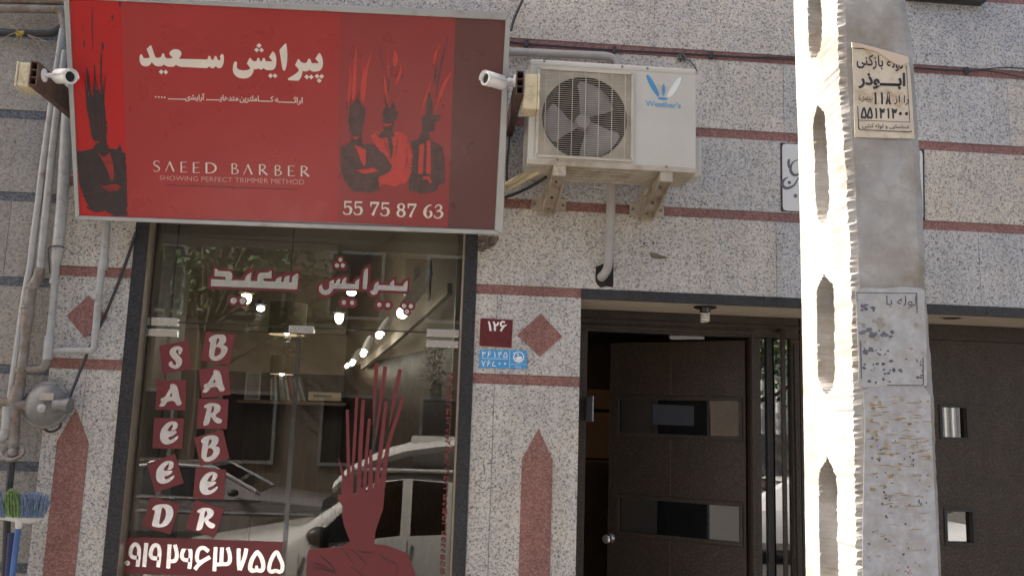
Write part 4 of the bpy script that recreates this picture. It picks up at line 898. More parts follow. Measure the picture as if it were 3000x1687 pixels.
# the two steel brackets that carry it
def bracket(wall_px, top_px, label):
    a = P(*wall_px, -.004); a.y = 0
    b = thing('wall_bracket', a, label, 'bracket', 'steel brackets under the air conditioner')
    pl = MB()
    for s_ in (-1, 1):
        pl.box(a.x+s_*.062-.030, a.x+s_*.062+.030, -.014, -.0062, a.z-.034, a.z+.034)
    pl.box(a.x-.032, a.x+.032, -.010, -.0005, a.z-.06, a.z+.30)
    pl.build('wall_plate', M['bracket'], b, bevel=.002)
    tx_ = a.x
    arm = MB(); e = Vector((tx_, YA+.012, az0-.035)); s_ = Vector((tx_, -.012, a.z-.03))
    for sd in (-1, 1):
        o = Vector((sd*.030, 0, 0)); arm.bar(s_+o, e+o, .004, .045)
    arm.bar(s_+Vector((0, .016, .008)), e+Vector((0, .016, .008)), .056, .004)
    arm.box(tx_-.03, tx_+.03, YA+.002, YA+.020, az0-.06, az0-.012)
    arm.build('strut', M['bracket'], b)
    t_ = MB(); t_.box(tx_-.022, tx_+.022, YA+.022, 0, az0-.034, az0-.014); t_.build('top_arm', M['bracket'], b)
    bo = MB()
    for x_, z_ in ((-.075, 0), (.075, 0), (0, -.02)): bo.lathe((a.x+x_, -.0142 if x_ else -.0112, a.z+z_), (0, -1, 0), [(0, .008), (.006, .0075), (.0061, 0)], 8)
    d_ = (e-s_)
    nn_ = Vector((0, -d_.z, d_.y)).normalized()
    if nn_.z > 0: nn_ = -nn_
    for t in (.35, .75): bo.lathe(s_+d_*t+Vector((0, .012, .004)), nn_, [(0, .007), (.010, .006), (.011, 0)], 8)
    bo.build('bolt', M['cast'], b)
    return b
bracket((1607, 601), (1633, 475), 'left steel bracket under the fan side of the air conditioner')
bracket((1894, 616), (1965, 500), 'right steel bracket under the logo side of the air conditioner')

# ================================================================ pipes and cables on the facade
def pipe(name, px, y, r, mat, label, cat='pipe', group=None, n=14, smooth=3):
    pts = [P(a, b, y if not isinstance(y, (list, tuple)) else y[i]) for i, (a, b) in enumerate(px)]
    if smooth:
        pts = [Vector(p) for p in crom([tuple(p) for p in pts], smooth)]
    o = MB().tube(pts, r, n).build(name, M[mat], None)
    return tag(o, label, cat, group)
dp = thing('drain_pipe', P(1792, 535, -.10), 'grey plastic drain pipe from the air conditioner into a hole over the lintel', 'pipe')
pts = [P(1796, 500, -.10), P(1792, 560, -.10), P(1787, 660, -.08), P(1784, 740, -.06), P(1783, 766, -.055), P(1779, 788, -.045), P(1770, 803, -.03), P(1762, 812, .0), P(1758, 816, .05)]
MB().tube([Vector(p) for p in crom([tuple(p) for p in pts], 4)], .0235, 16).build('tube', M['pvc'], dp)
pipe('conduit_pipe', [(1440, 150), (1600, 157), (1720, 162), (1780, 166), (1802, 176), (1812, 200), (1814, 260)], -.04, .021, 'pvc', 'thick grey conduit pipe running from the sign to behind the air conditioner', smooth=4)
pipe('copper_line', [(1570, 485), (1520, 520), (1470, 548), (1440, 560)], [-.3, -.2, -.10, -.08], .014, 'junction', 'upper insulated pair of lines from the air conditioner to the sign', group=None)
pipe('copper_line', [(1580, 500), (1530, 530), (1478, 558), (1440, 574)], [-.3, -.2, -.10, -.08], .012, 'junction', 'lower cream insulated line between the air conditioner and the sign')
pipe('black_hose', [(1600, 520), (1545, 552), (1484, 577), (1440, 585)], [-.25, -.16, -.07, -.05], .008, 'rubber', 'thin dark hose sloping from under the air conditioner to the sign', 'hose')
# cable bundle tied along the top red stripe
cb = thing('cable_bundle', P(2000, 160, -.012), 'thin dark cables clipped along the topmost red stone stripe', 'cable')
pa = [(1480, 121), (1543, 128), (1660, 137), (1799, 147), (1940, 154), (2083, 162), (2200, 168), (2330, 172), (2520, 187), (2700, 200), (2830, 207), (2880, 204), (2930, 199), (2980, 200), (3060, 208)]
pb = [(1480, 126), (1543, 131), (1660, 140), (1799, 150), (1940, 157), (2083, 165), (2200, 171), (2330, 177), (2520, 191), (2700, 203), (2830, 210), (2880, 207), (2930, 214), (2980, 224), (3060, 236)]
for px in (pa, pb): MB().tube([Vector(p) for p in crom([tuple(P(a, b, -.010)) for a, b in px], 3)], .0035, 7).build('cable', M['rubber'], cb)
for x, y in ((1543, 129), (1799, 148), (2083, 164), (2831, 209)):
    a = P(x, y, -.004); MB().box(a.x-.010, a.x+.010, -.018, .004, a.z-.022, a.z+.022).build('clip', M['rubber'], cb, bevel=.006)
tn = thing('cable_tangle', P(2000, 165, -.02), 'small tangle of grey wire hanging above the right corner of the air conditioner', 'wire')
rn = random.Random(2); c = P(1997, 168, -.02); pts = []
for k in range(60):
    a = k*.9; pts.append(c+Vector((math.cos(a)*rn.uniform(.008, .026), rn.uniform(-.015, .01), math.sin(a*1.13)*rn.uniform(.008, .024))))
MB().tube([Vector(p) for p in crom([tuple(p) for p in pts], 2)], .0022, 5).build('coil', paint('wire_grey', (.10, .115, .11), .5), tn)
MB().tube([P(2006, 172, -.02), P(2022, 180, -.02), P(2036, 196, -.02), P(2042, 210, -.02)], .003, 6).build('tail', M['rubber'], tn)
pipe('black_cable', [(1538, -20), (1531, 0), (1517, 30), (1504, 62), (1497, 90)], -.06, .008, 'rubber', 'black cable coming down to the top right corner of the sign', 'cable')
pipe('black_cable', [(1500, 330), (1492, 400), (1490, 430), (1485, 480), (1486, 560)], -.03, .006, 'rubber', 'black wire hanging behind the right edge of the sign', 'cable')
pipe('black_cable', [(398, 680), (372, 760), (340, 845), (305, 930), (262, 1020), (225, 1110), (200, 1172)], [-.01, -.012, -.02, -.035, -.05, -.07, -.10], .0075, 'rubber', 'black cable slanting from the window jamb down to the gas regulator', 'cable')
# gas pipes at the left
GP = 'grey gas pipes at the left end of the facade'
pipe('gas_pipe', [(184, 87), (160, 250), (128, 470), (112, 600), (98, 700), (89, 782), (74, 857), (54, 1000), (33, 1150), (25, 1230)], -.075, .0165, 'pipe', 'leftmost tall grey gas pipe with a slight bend', group=GP)
P2 = thing('gas_pipe', P(140, 600, -.08), 'rust stained grey gas pipe that thickens into an old coupling above the regulator', 'pipe', GP)
MB().tube([P(*p, -.075) for p in ((192, 150), (171, 290), (150, 470), (137, 600), (125, 715), (118, 790))], .0185, 14).build('tube', M['pipe'], P2)
MB().tube([P(*p, -.08) for p in ((118, 785), (112, 812), (98, 835), (92, 850))], [.022, .025, .025, .021], 14).build('elbow', M['pipe_rust'], P2)
MB().tube([P(*p, -.08) for p in ((92, 848), (84, 905), (82, 915), (76, 980), (64, 1080), (58, 1135))], [.024, .024, .031, .022, .022, .024], 14).build('lower_tube', M['pipe_rust'], P2)
for px in ((96, 838), (80, 898), (62, 1085)):
    a, b = P(px[0]+1, px[1]-6, -.08), P(px[0]-1, px[1]+6, -.08); MB().tube([a, b], .030, 8).build('collar', M['pipe_rust'], P2)
P3 = thing('gas_pipe', P(170, 700, -.07), 'grey gas pipe with a wire tie and a tee near its lower end', 'pipe', GP)
MB().tube([P(*p, -.07) for p in ((226, 120), (198, 314), (182, 600), (170, 730), (166, 757), (164, 775), (156, 890), (146, 985))], [.027, .027, .027, .027, .026, .019, .017, .017], 16).build('tube', M['pipe'], P3)
MB().tube([P(*p, -.07) for p in ((163, 818), (160, 832))], .027, 8).build('collar', M['pipe'], P3)
MB().tube([P(*p, -.07) for p in ((146, 985), (143, 1005), (139, 1052))], .023, 14).build('tee', M['pipe'], P3)
MB().tube([Vector(p) for p in crom([tuple(P(*p, -.07)) for p in ((139, 1045), (135, 1066), (125, 1078), (108, 1082), (72, 1080))], 4)], .019, 14).build('elbow', M['pipe_rust'], P3)
tz = MB(); tz.tube([Vector(p) for p in crom([tuple(P(*p, -.10)) for p in ((140, 727), (150, 722), (175, 721), (188, 726))], 3)], .004, 6); tz.tube([P(141, 728, -.09), P(146, 800, -.07)], .003, 6); tz.build('wire_tie', M['rubber'], P3)
P4 = thing('gas_pipe', P(300, 800, -.06), 'short grey gas pipe beside the left red diamond, elbowed left at its foot', 'pipe', GP)
MB().tube([P(*p, -.06) for p in ((320, 560), (313, 650), (306, 745), (302, 770), (298, 786), (290, 860), (282, 950), (277, 1012))], [.019, .019, .019, .021, .018, .017, .017, .017], 14).build('tube', M['pipe'], P4)
MB().tube([P(*p, -.06) for p in ((287, 862), (285, 878))], .027, 8).build('collar', M['pipe'], P4)
MB().tube([P(*p, -.06) for p in ((305, 762), (301, 790))], .0225, 12).build('sleeve', M['pipe'], P4)
MB().tube([Vector(p) for p in crom([tuple(P(*p, -.06)) for p in ((278, 1000), (276, 1016), (266, 1026), (240, 1026), (190, 1026), (146, 1028))], 4)], .016, 14).build('elbow', M['pipe'], P4)
# rusty horizontal pipes at the top left
pipe('gas_pipe', [(-40, 26), (60, 27), (150, 28), (172, 32), (184, 46), (190, 90)], -.07, .021, 'pipe_rust', 'rusty grey pipe running level across the top left corner', group=GP)
pipe('gas_pipe', [(-40, -2), (60, 0), (140, 2), (200, 4)], -.07, .022, 'pipe_rust', 'upper rusty pipe cut by the top edge of the picture', group=GP)
pipe('black_hose', [(-40, 96), (40, 97), (110, 99), (150, 98), (170, 88), (186, 76)], -.04, .018, 'rubber', 'thick black hose along the dark stripe at the top left', 'hose')
tw = thing('yellow_twine', P(60, 98, -.08), 'knot of yellow twine with straw ends tied on the black hose', 'twine')
kn = MB(); rn = random.Random(9); c = P(60, 99, -.075)
kn.tube([Vector(p) for p in crom([tuple(c+Vector((rn.uniform(-.022, .022), rn.uniform(-.01, .01), rn.uniform(-.014, .014)))) for k in range(22)], 3)], .0045, 6); kn.tube([c, P(49, 112, -.08)], .004, 6); kn.tube([c, P(62, 115, -.08)], .004, 6)
kn.build('knot', M['twine'], tw)
stw = MB()
for a in ([(53, 91), (25, 70), (-5, 52)], [(50, 94), (25, 104), (0, 119)], [(80, 103), (110, 112), (138, 123)], [(82, 104), (110, 122), (130, 165)]): stw.tube([P(*q, -.085) for q in a], .0022, 5)
stw.build('straw_end', M['straw'], tw)
# gas regulator and valve
rg = thing('gas_regulator', P(140, 1185, -.12), 'round grey cast gas regulator with a small plate, fixed beside the pipes', 'gas regulator')
c = P(140, 1188, -.07)
MB().lathe(c+Vector((0, .03, 0)), (-.05, -1, .10), [(0, .06), (.02, .095), (.032, .112), (.045, .112), (.05, .100), (.075, .085), (.095, .045), (.10, 0)], 32).build('body', M['cast'], rg)
o = P(180, 1187, -.14); MB().lathe(o+Vector((-.03, 0, 0)), (1, -.12, -.02), [(0, .030), (.05, .030), (.052, .036), (.075, .036), (.076, 0)], 18).build('outlet', M['cast'], rg)
c2 = P(118, 1195, -.17); MB().lathe(c2+Vector((0, .03, 0)), (0, -1, 0), [(0, .020), (.02, .020), (.022, .012), (.03, 0)], 14).build('cap', M['pipe'], rg)
a, b = P(119, 1150, -.152), P(157, 1172, -.152); MB().box(a.x, b.x, -.158, -.150, b.z, a.z).build('name_plate', paint('tin_plate', (.33, .30, .26), .5, .3, var=.2), rg)
bl = MB()
for k in range(10): 
    t = 2*math.pi*k/10; bl.lathe(c+Vector((math.cos(t)*.104, -.012, math.sin(t)*.104)), (0, -1, .1), [(0, .007), (.008, .006), (.009, 0)], 6)
bl.build('bolt', M['cast'], rg)
pipe('black_cable', [(125, 1246), (135, 1260), (152, 1264), (172, 1254), (180, 1238)], -.07, .006, 'rubber', 'loop of black cable hanging under the gas regulator', 'cable')
va = thing('gas_valve', P(45, 1180, -.10), 'rusty gas valve assembly with a square tee and hand wheel at the left edge', 'valve')
MB().tube([P(*q, -.09) for q in ((56, 1130), (46, 1170), (42, 1215), (40, 1300), (36, 1340))], [.026, .033, .027, .025, .022], 12).build('stem', M['pipe_rust'], va)
MB().tube([P(*q, -.09) for q in ((-20, 1178), (10, 1181), (60, 1186), (84, 1188))], [.026, .026, .030, .024], 12).build('cross_tube', M['pipe_rust'], va)
MB().tube([Vector(p) for p in crom([tuple(P(*q, -.10)) for q in ((22, 1190), (20, 1240), (12, 1275), (-14, 1292))], 4)], .023, 12).build('elbow', M['pipe'], va)
hw = MB(); c = P(38, 1325, -.11)
for k in range(12):
    a0, a1 = 2*math.pi*k/12, 2*math.pi*(k+1)/12
    hw.tube([c+Vector((math.cos(a0)*.048, math.sin(a0)*.034*.6, math.sin(a0)*.034)), c+Vector((math.cos(a1)*.048, math.sin(a1)*.034*.6, math.sin(a1)*.034))], .010, 6)
hw.ball(c, .022); hw.build('hand_wheel', M['pipe_rust'], va)
MB().tube([P(*q, -.08) for q in ((36, 1335), (28, 1420), (22, 1500), (14, 1700))], .016, 10).build('down_pipe', M['rubber'], va)
# broom standing head up against the wall
br = thing('broom', P(60, 1600, -.16), 'broom standing upside down with blue and green bristles and a blue handle', 'broom')
hc = [P(-22, 1506, -.20), P(40, 1514, -.20), P(90, 1520, -.19), P(128, 1511, -.18)]
MB().tube(hc, [.016, .02, .02, .010], 10).build('head', M['plastic_white'], br)
for mt, x0, x1, y0, lean, seed in (('bristle_green', 14, 62, 1432, -8, 3), ('bristle_blue', 62, 128, 1440, 26, 4), ('bristle_blue', -30, 16, 1428, -20, 5)):
    rn = random.Random(seed); b_ = MB()
    for k in range(420):
        t = rn.random(); x = x0+(x1-x0)*t; a = P(x, 1513+rn.uniform(-3, 3), -.20+rn.uniform(-.022, .022))
        e = P(x+lean*(t-.3)+rn.uniform(-5, 5), y0+rn.uniform(-6, 26)+abs(t-.5)*26, -.20+rn.uniform(-.05, .05))
        m_ = (a+e)/2+Vector((rn.uniform(-.004, .004), 0, 0)); b_.tube([a, m_, e], [.0022, .002, .0012], 3, False)
    b_.build('bristles', M[mt], br)
MB().tube([P(58, 1518, -.20), P(54, 1545, -.19)], [.02, .014], 10).build('socket', M['plastic_white'], br)
MB().tube([P(54, 1540, -.19), P(36, 1687, -.19), P(22, 1800, -.19)], .0125, 10).build('handle', M['plastic_blue'], br)
MB().tube([P(34, 1560, -.12), P(24, 1700, -.12), P(18, 1800, -.12)], .016, 10).build('handle', paint('dark_blue_plastic', (.02, .03, .10), .5), br)

# ================================================================ security cameras on brown channels
def cctv(near, far, side, yn, ztop_px, zbot_px, label_board, label_cam, label_box, campx, cam_dir, box_px, mount_px):
    a = P(near[0], (ztop_px+zbot_px)/2, yn); zt_, zb_ = P(near[0], ztop_px, yn).z, P(near[0], zbot_px, yn).z
    bo = thing('mounting_board', (a.x, 0, a.z), label_board, 'bracket')
    mb = MB(); w_ = .034
    sx = 1 if side > 0 else -1
    mb.box(a.x-w_/2, a.x-w_/2+.004, yn, -.002, zb_, zt_); mb.box(a.x+w_/2-.004, a.x+w_/2, yn, -.002, zb_, zt_)
    for t in (0, .33, .66, 1): z_ = zb_+(zt_-zb_-.004)*t; mb.box(a.x-w_/2+.004, a.x+w_/2-.004, yn, -.002, z_, z_+.004)
    mb.build('channel', M['brown_board'], bo)
    jb = thing('junction_box', (a.x, yn, a.z), label_box, 'junction box')
    p0, p1 = P(box_px[0], box_px[1], yn+.01), P(box_px[2], box_px[3], yn+.01)
    x0, x1 = sorted((p0.x, p1.x)); z0, z1 = sorted((p0.z, p1.z))
    if sx > 0: x1 = a.x-w_/2-.001
    else: x0 = a.x+w_/2+.001
    MB().box(x0, x1, yn+.005, yn+.115, z0, z1).build('case', M['junction'], jb, bevel=.006)
    lid = MB(); e = x0-.010 if sx > 0 else x1; lid.box(e, e+.010, yn+.002, yn+.118, z0-.003, z1+.003); lid.build('lid', M['junction'], jb, bevel=.004)
    kk = MB()
    for t in (.3, .72): kk.lathe(((x0+x1)/2, yn+.005, z0+(z1-z0)*t), (0, -1, 0), [(0, .017), (.002, .016), (.0021, .012), (.001, .0115), (.001, 0)], 16)
    kk.build('knockout', M['junction'], jb)
    cm = thing('security_camera', P(*campx, yn+.05), label_cam, 'security camera', 'white bullet cameras at both ends of the sign')
    c = P(*campx, yn+.03); d = Vector(cam_dir).normalized()
    r_ = .033
    MB().lathe(c-d*.055, d, [(0, 0), (.001, .018), (.01, .027), (.02, r_-.002), (.09, r_-.002), (.09, r_), (.125, r_), (.127, r_-.003), (.127, r_-.008), (.116, r_-.010)], 28).build('body', M['cam_white'], cm)
    MB().lathe(c-d*.055, d, [(.1162, r_-.010), (.114, .016), (.118, .014), (.1182, 0)], 24).build('lens', M['lens'], cm)
    hood = MB(); up = Vector((0, 0, 1)); sd_ = d.cross(up).normalized(); u2 = sd_.cross(d)
    hp_ = []
    for k in range(9):
        t = math.pi*(k/8); v_ = sd_*math.cos(t)*(r_+.003)+u2*math.sin(t)*(r_+.004)
        hp_ += [c-d*.03+v_, c+d*.078+v_]
    hood.smooth = True; hood.add(hp_, [(2*k, 2*k+1, 2*k+3, 2*k+2) for k in range(8)]); ho = hood.build('hood', M['cam_white'], cm)
    so_ = ho.modifiers.new('thick', 'SOLIDIFY'); so_.thickness = .002
    m0 = P(*mount_px, yn+.06); m0.x = a.x+sx*(w_/2+.001)
    MB().lathe(m0, (sx, 0, 0), [(0, .030), (.006, .030), (.010, .022), (.012, 0)], 22).build('mount', M['cam_white'], cm)
    MB().tube([m0+Vector((sx*.008, 0, 0)), m0+Vector((sx*.03, -.005, 0)), c-d*.045], [.010, .011, .013], 10).build('arm', M['cam_white'], cm)
    return cm
cctv((98, 0), (190, 0), 1, -.54, 180, 250, 'brown channel arm at the left end of the sign carrying a camera', 'white bullet camera left of the red sign pointing at the street', 'cream junction box on the left camera arm', (183, 226), (.95, -.75, -.22), (58, 183, 92, 256), (136, 222))
cctv((1524, 0), (1500, 0), -1, -.62, 208, 276, 'brown channel arm between the sign and the air conditioner', 'white bullet camera in front of the right end of the sign pointing left', 'cream junction box beside the fan of the air conditioner', (1455, 240), (-.80, -.62, -.06), (1530, 216, 1574, 322), (1508, 238))

# ================================================================ plates
p0 = zz(Y8, [(168, 312), (740, 342), (715, 835), (145, 800)])
hn = thing('house_number_plate', P(1453, 975, -.006), 'maroon enamel plate with the white number 126', 'plate')
def rq(q, r):
    'rounded quad'
    o = []
    for i in range(4):
        a, b, c_ = q[i-1], q[i], q[(i+1) % 4]
        la = math.hypot(a[0]-b[0], a[1]-b[1]); lc_ = math.hypot(c_[0]-b[0], c_[1]-b[1])
        s_, e = lerp(b, a, r/la), lerp(b, c_, r/lc_)
        o += [s_, lerp(lerp(s_, b, .58), lerp(b, e, .42), .5), e]
    return o
decal('edge', [rq([(x+(-.6 if i in (0, 3) else .6), y+(-.6 if i < 2 else .6)) for i, (x, y) in enumerate(p0)], 4)], WALL, .0, M['pink_print'], hn, .006)
decal('face', [rq(p0, 4)], WALL, .0055, M['plate_maroon'], hn, .001)
n126 = [vstroke([(310, 368, 26), (330, 430, 34), (345, 538, 38)], 4), vstroke([(395, 372, 30), (420, 440, 36), (422, 538, 38)], 4), vstroke([(400, 390, 24), (425, 430, 30), (465, 428, 34), (488, 380, 22)], 4), vstroke([(600, 388, 26), (560, 375, 32), (528, 400, 34), (530, 440, 32), (570, 455, 30), (628, 430, 22)], 4), vstroke([(600, 438, 28), (560, 480, 34), (524, 542, 36)], 4)]
decal('number', [zz(Y8, q) for q in n126], WALL, .0066, M['white_print'], hn, .0005, .0001)
pq = zz(Y8, [(150, 868), (985, 880), (985, 1205), (140, 1190)])
pp_ = thing('postal_code_plate', P(1475, 1050, -.006), 'sky blue plate with white Persian digits and a round water emblem', 'plate')
decal('face', [pq], WALL, .0, M['plate_blue'], pp_, .004)
decal('upper_number', digits('36145', zz(Y8, [(180, 898), (660, 912), (657, 1008), (177, 996)]), 2.3), WALL, .0042, M['white_print'], pp_, .0004, .00005)
decal('lower_number', digits('76500', zz(Y8, [(172, 1062), (652, 1070), (648, 1166), (170, 1158)]), 2.3), WALL, .0042, M['white_print'], pp_, .0004, .00005)
decal('ruling', [zz(Y8, q) for q in ([(190, 1019), (655, 1029), (655, 1037), (190, 1027)], [(682, 885), (688, 885), (684, 1195), (678, 1195)])], WALL, .0042, M['white_print'], pp_, .0005)
em = [(zz(Y8, circ(842, 1000, 98, 28)), [zz(Y8, circ(842, 996, 78, 24))]), zz(Y8, [(775, 1000), (800, 1010), (830, 985), (880, 985), (905, 1005), (890, 1050), (850, 1072), (800, 1055)]), zz(Y8, circ(830, 955, 16, 10)), zz(Y8, [(740, 925), (780, 915), (775, 925), (745, 935)]), zz(Y8, [(870, 915), (915, 925), (905, 932), (872, 924)])]
decal('emblem', em, WALL, .0042, M['white_print'], pp_, .0005, .0001)
lettering('small_print', 'شرکت آب و فاضلاب تهران', zz(Y8, [(700, 1106), (968, 1110), (968, 1140), (700, 1136)]), WALL, .0045, M['white_print'], pp_, .015, True)
lettering('small_print', 'منطقه ۲', zz(Y8, [(775, 1152), (885, 1154), (885, 1186), (775, 1184)]), WALL, .0045, M['white_print'], pp_, .02, True)
Z4 = Z(2200, 0, 2.07)
npq = zz(Z4, [(180, 866), (1050, 908), (1056, 1340), (184, 1280)])
nm = thing('stone_name_plate', P(2500, 520, -.01), 'pale rounded name plate with grey calligraphy, mostly hidden behind the concrete pole', 'plate')
decal('border', [npq], WALL, 0, M['granite_dark'], nm, .006)
ins = [lerp(q, ((npq[0][0]+npq[2][0])/2, (npq[0][1]+npq[2][1])/2), .022) for q in npq]
decal('face', [rq(ins, 12)], WALL, .0055, M['plaster_white'], nm, .002)
cal = [[(300, 965, 4), (255, 985, 9), (240, 1030, 17), (262, 1062, 17), (300, 1050, 10), (330, 1010, 6)], [(225, 1075, 6), (202, 1090, 13), (190, 1120, 17), (215, 1142, 17), (260, 1125, 12), (285, 1085, 8), (310, 1070, 10)], [(232, 965, 12), (228, 990, 16), (232, 1020, 12)]]
decal('calligraphy', [zz(Z4, vstroke(q, 5)) for q in cal]+[zz(Z4, circ(233, 1108, 11, 10)), zz(Z4, circ(270, 1188, 12, 10))], WALL, .0078, paint('calligraphy_grey', (.11, .11, .125), .5), nm, .0005, .0001)
sb = thing('dark_signboard', P(2740, -20, -.05), 'lower edge of a dark board at the top edge right of the pole', 'sign')
a, b = P(2662, 2, -.05), P(2886, 8, -.05); MB().box(a.x, b.x, -.06, -.002, b.z, b.z+.3).build('board', M['granite_dark'], sb)
sc = Z(1300, 700, 2.8975)
sr = decal('rusty_scrap', [zz(sc, [(1752, 112), (1800, 122), (1850, 140), (1915, 160), (1880, 166), (1830, 168), (1785, 165), (1758, 150)])], WALL, .0, paint('scrap', (.14, .115, .085), .8, var=.4, scale=40), None, .004)
tag(sr, 'small torn brown scrap stuck on the granite above the entrance', 'scrap')
# ================================================================ concrete power pole
YP, YQ = -2.0, -1.65
pole = thing('concrete_pole', (1.3, -1.83, .15), 'weathered concrete power pole with long recesses in its sunlit side', 'power pole')
zs_ = [i*.05 for i in range(0, 33)]+[1.65+i*.008 for i in range(0, 300)]+[4.05+i*.05 for i in range(0, 70)]
def edge(tab, y):
    'x of an edge as a function of height from photo points'
    pts = sorted((P(a, b, y).z, P(a, b, y).x) for a, b in tab)
    def f(z):
        if z <= pts[0][0]: return pts[0][1]+(pts[1][1]-pts[0][1])/(pts[1][0]-pts[0][0])*(z-pts[0][0])*.3
        if z >= pts[-1][0]: return pts[-1][1]+(pts[-1][1]-pts[0][1])/(pts[-1][0]-pts[0][0])*(z-pts[-1][0])
        for (a, b), (c, d) in zip(pts, pts[1:]):
            if a <= z <= c: return b+(d-b)*(z-a)/(c-a)
    return f
eF = edge([(2454, 0), (2461, 217), (2485, 556), (2492, 700), (2499, 911), (2503, 1200), (2509, 1450), (2515, 1687)], YP)
eR = edge([(2656, 0), (2672, 110), (2680, 203), (2698, 435), (2710, 700), (2714, 848), (2733, 1097), (2738, 1173), (2748, 1420), (2762, 1687)], YP)
eB = edge([(2325, 0), (2330, 169), (2338, 411), (2345, 700), (2350, 973), (2354, 1200), (2361, 1687)], YQ)
rn = random.Random(21)
def jag(n, amp, cor=.5):
    v = 0; o = []
    for _ in range(n): v = v*cor+rn.gauss(0, amp)*(1-cor); o.append(v)
    return o
n = len(zs_); jf, jr_, jb_ = jag(n, .0034, .35), jag(n, .0042, .85), jag(n, .0022, .7)
# the sunlit side is sampled on a grid so the recesses can be pressed into it
NS = 80; grid = []
Z6_ = Z(2300, 600, 2.414)
HO = [(-40, 169, 2367, 2407), (309, 655, 2386, 2424), (803, 1151, 2395, 2443), (1338, 1760, 2401, 2452)]
holes = []
for y0, y1, x0, x1 in HO:
    # position along the depth of the side: x between back edge (u=0) and front edge (u=1)
    ym = (max(y0, 0)+min(y1, 1687))/2; zc = P(2420, ym, -1.82).z
    def uy(px):
        d = ray(px, ym); X = (eF(zc)+eB(zc))/2; t = (X-CAM.x)/d.x; return (CAM+d*t).y
    holes.append((P(2420, y1, -1.82).z, P(2420, y0, -1.82).z, uy(x1), uy(x0)))
holes += [(holes[-1][0]-.95, holes[-1][0]-.22, holes[-1][2], holes[-1][3]), (holes[0][1]+.22, holes[0][1]+.9, holes[0][2], holes[0][3])]
mb = MB(); mb.smooth = False
hj = [jag(n, .012, .93) for _ in range(4)]
def depth(y, z, i):
    for a, b, c_, d_ in holes:
        if a < z < b:
            t = (z-a)/(b-a); rr = 1-abs(2*t-1)**9; rr2 = (1-max(0, (t-.86)/.14)**1.6)
            mid = (c_+d_)/2; hw = (d_-c_)/2*max(.05, rr)*(rr2 if t > .86 else 1)
            lo, hi = mid-hw+hj[0][i]*.7, mid+hw+hj[1][i]*.7
            if lo < y < hi:
                return .12*min(1, min(y-lo, hi-y)/.004)
    return 0
vs_ = []
for i, z in enumerate(zs_):
    xf_, xb_ = eF(z)+jf[i]*.6, eB(z)
    y0_, y1_ = YP+.004+abs(jf[(i+7) % n])*2.0, YQ-jb_[i]*.6
    for k in range(NS+1):
        t = k/NS; y = y0_+(y1_-y0_)*t; x = xf_+(xb_-xf_)*t + depth(y, z, i)
        if .02 < t < .98: x += rn.gauss(0, .00025)
        vs_.append((x, y, z+.0))
    xr_ = eR(z)+jr_[i]
    m = 8
    for k in range(1, m):   # shaded front face from its left arris to the right one
        pass
fs_ = []
W1 = NS+1
for i in range(n-1):
    for k in range(NS): fs_.append((i*W1+k, i*W1+k+1, (i+1)*W1+k+1, (i+1)*W1+k))
mb.add(vs_, fs_)
side = mb
fr_ = MB(); m = 10; vv = []
for i, z in enumerate(zs_):
    xl_ = eF(z)+jf[i]*.6; xr_ = eR(z)+jr_[i]
    row = [(xl_, YP+.004+abs(jf[(i+7) % n])*2.0, z)]
    for k in range(1, m): row.append((xl_+(xr_-xl_)*k/m, YP+rn.gauss(0, .0001), z))
    row += [(xr_, YP+.006, z), (xr_+.004, YP+.02, z), (eR(z)+.004, YQ, z), (eB(z)+.0, YQ-jb_[i]*.6, z)]
    vv += row
W2 = m+4
fr_.add(vv, [(i*W2+k, i*W2+k+1, (i+1)*W2+k+1, (i+1)*W2+k) for i in range(n-1) for k in range(W2-1)])
o = len(side.v); side.v += fr_.v; side.f += [[o+i for i in f] for f in fr_.f]; side.t += fr_.t; side.sm += fr_.sm
so_ = side.build('shaft', M['concrete'], pole)
# old whitewash and dirt patches on the shaded face
PO = Plane((0, YP, 0), (0, -1, 0))
Y5 = Z(2300, 0, 2.898)
ps = thing('paper_poster', P(2590, 270, YP), 'cream paper notice with bold black Persian lines and a folded top corner on the pole', 'poster')
pt = [(568, 362), (640, 372), (740, 398), (860, 432), (985, 470), (1046, 486), (1062, 600), (1080, 850), (1100, 1178), (900, 1175), (700, 1168), (592, 1165), (585, 900), (575, 600)]
decal('sheet', [zz(Y5, pt)], PO, .004, M['paper'], ps, .001)
decal('curl', [zz(Y5, [(568, 360), (700, 388), (860, 430), (1046, 484), (1040, 530), (985, 560), (900, 520), (780, 440), (660, 405), (570, 402)])], PO, .0056, paint('paper_back', (.60, .49, .38), .85, var=.08), ps, .006)
bk = M['black_print']
lettering('text_line', 'لوله بازکنی', zz(Y5, [(605, 445), (1000, 500), (1000, 615), (608, 580)]), PO, .0056, bk, ps, .02, True)
lettering('text_line', 'اب'+TW*4+'وذر', zz(Y5, [(622, 615), (1022, 620), (1022, 770), (622, 755)]), PO, .0056, bk, ps, .04, True)
lettering('text_line', 'را از', zz(Y5, [(925, 805), (1050, 815), (1048, 895), (925, 890)]), PO, .0056, bk, ps, .01, True)
decal('text_line', digits('118', zz(Y5, [(740, 785), (905, 788), (903, 888), (738, 885)]), 5.5, .75), PO, .0052, bk, ps, .0004, .00003)
lettering('text_line', 'بپرسید', zz(Y5, [(620, 815), (745, 822), (742, 878), (620, 868)]), PO, .0056, bk, ps, .0, True)
decal('text_line', digits('55131300', zz(Y5, [(645, 915), (1058, 925), (1056, 1010), (642, 1005)]), 5.0, .95), PO, .0052, bk, ps, .0004, .00003)
lettering('text_line', 'شناسایی و لوله کشی', zz(Y5, [(655, 1045), (1055, 1062), (1055, 1102), (655, 1095)]), PO, .0056, bk, ps, .01, True)
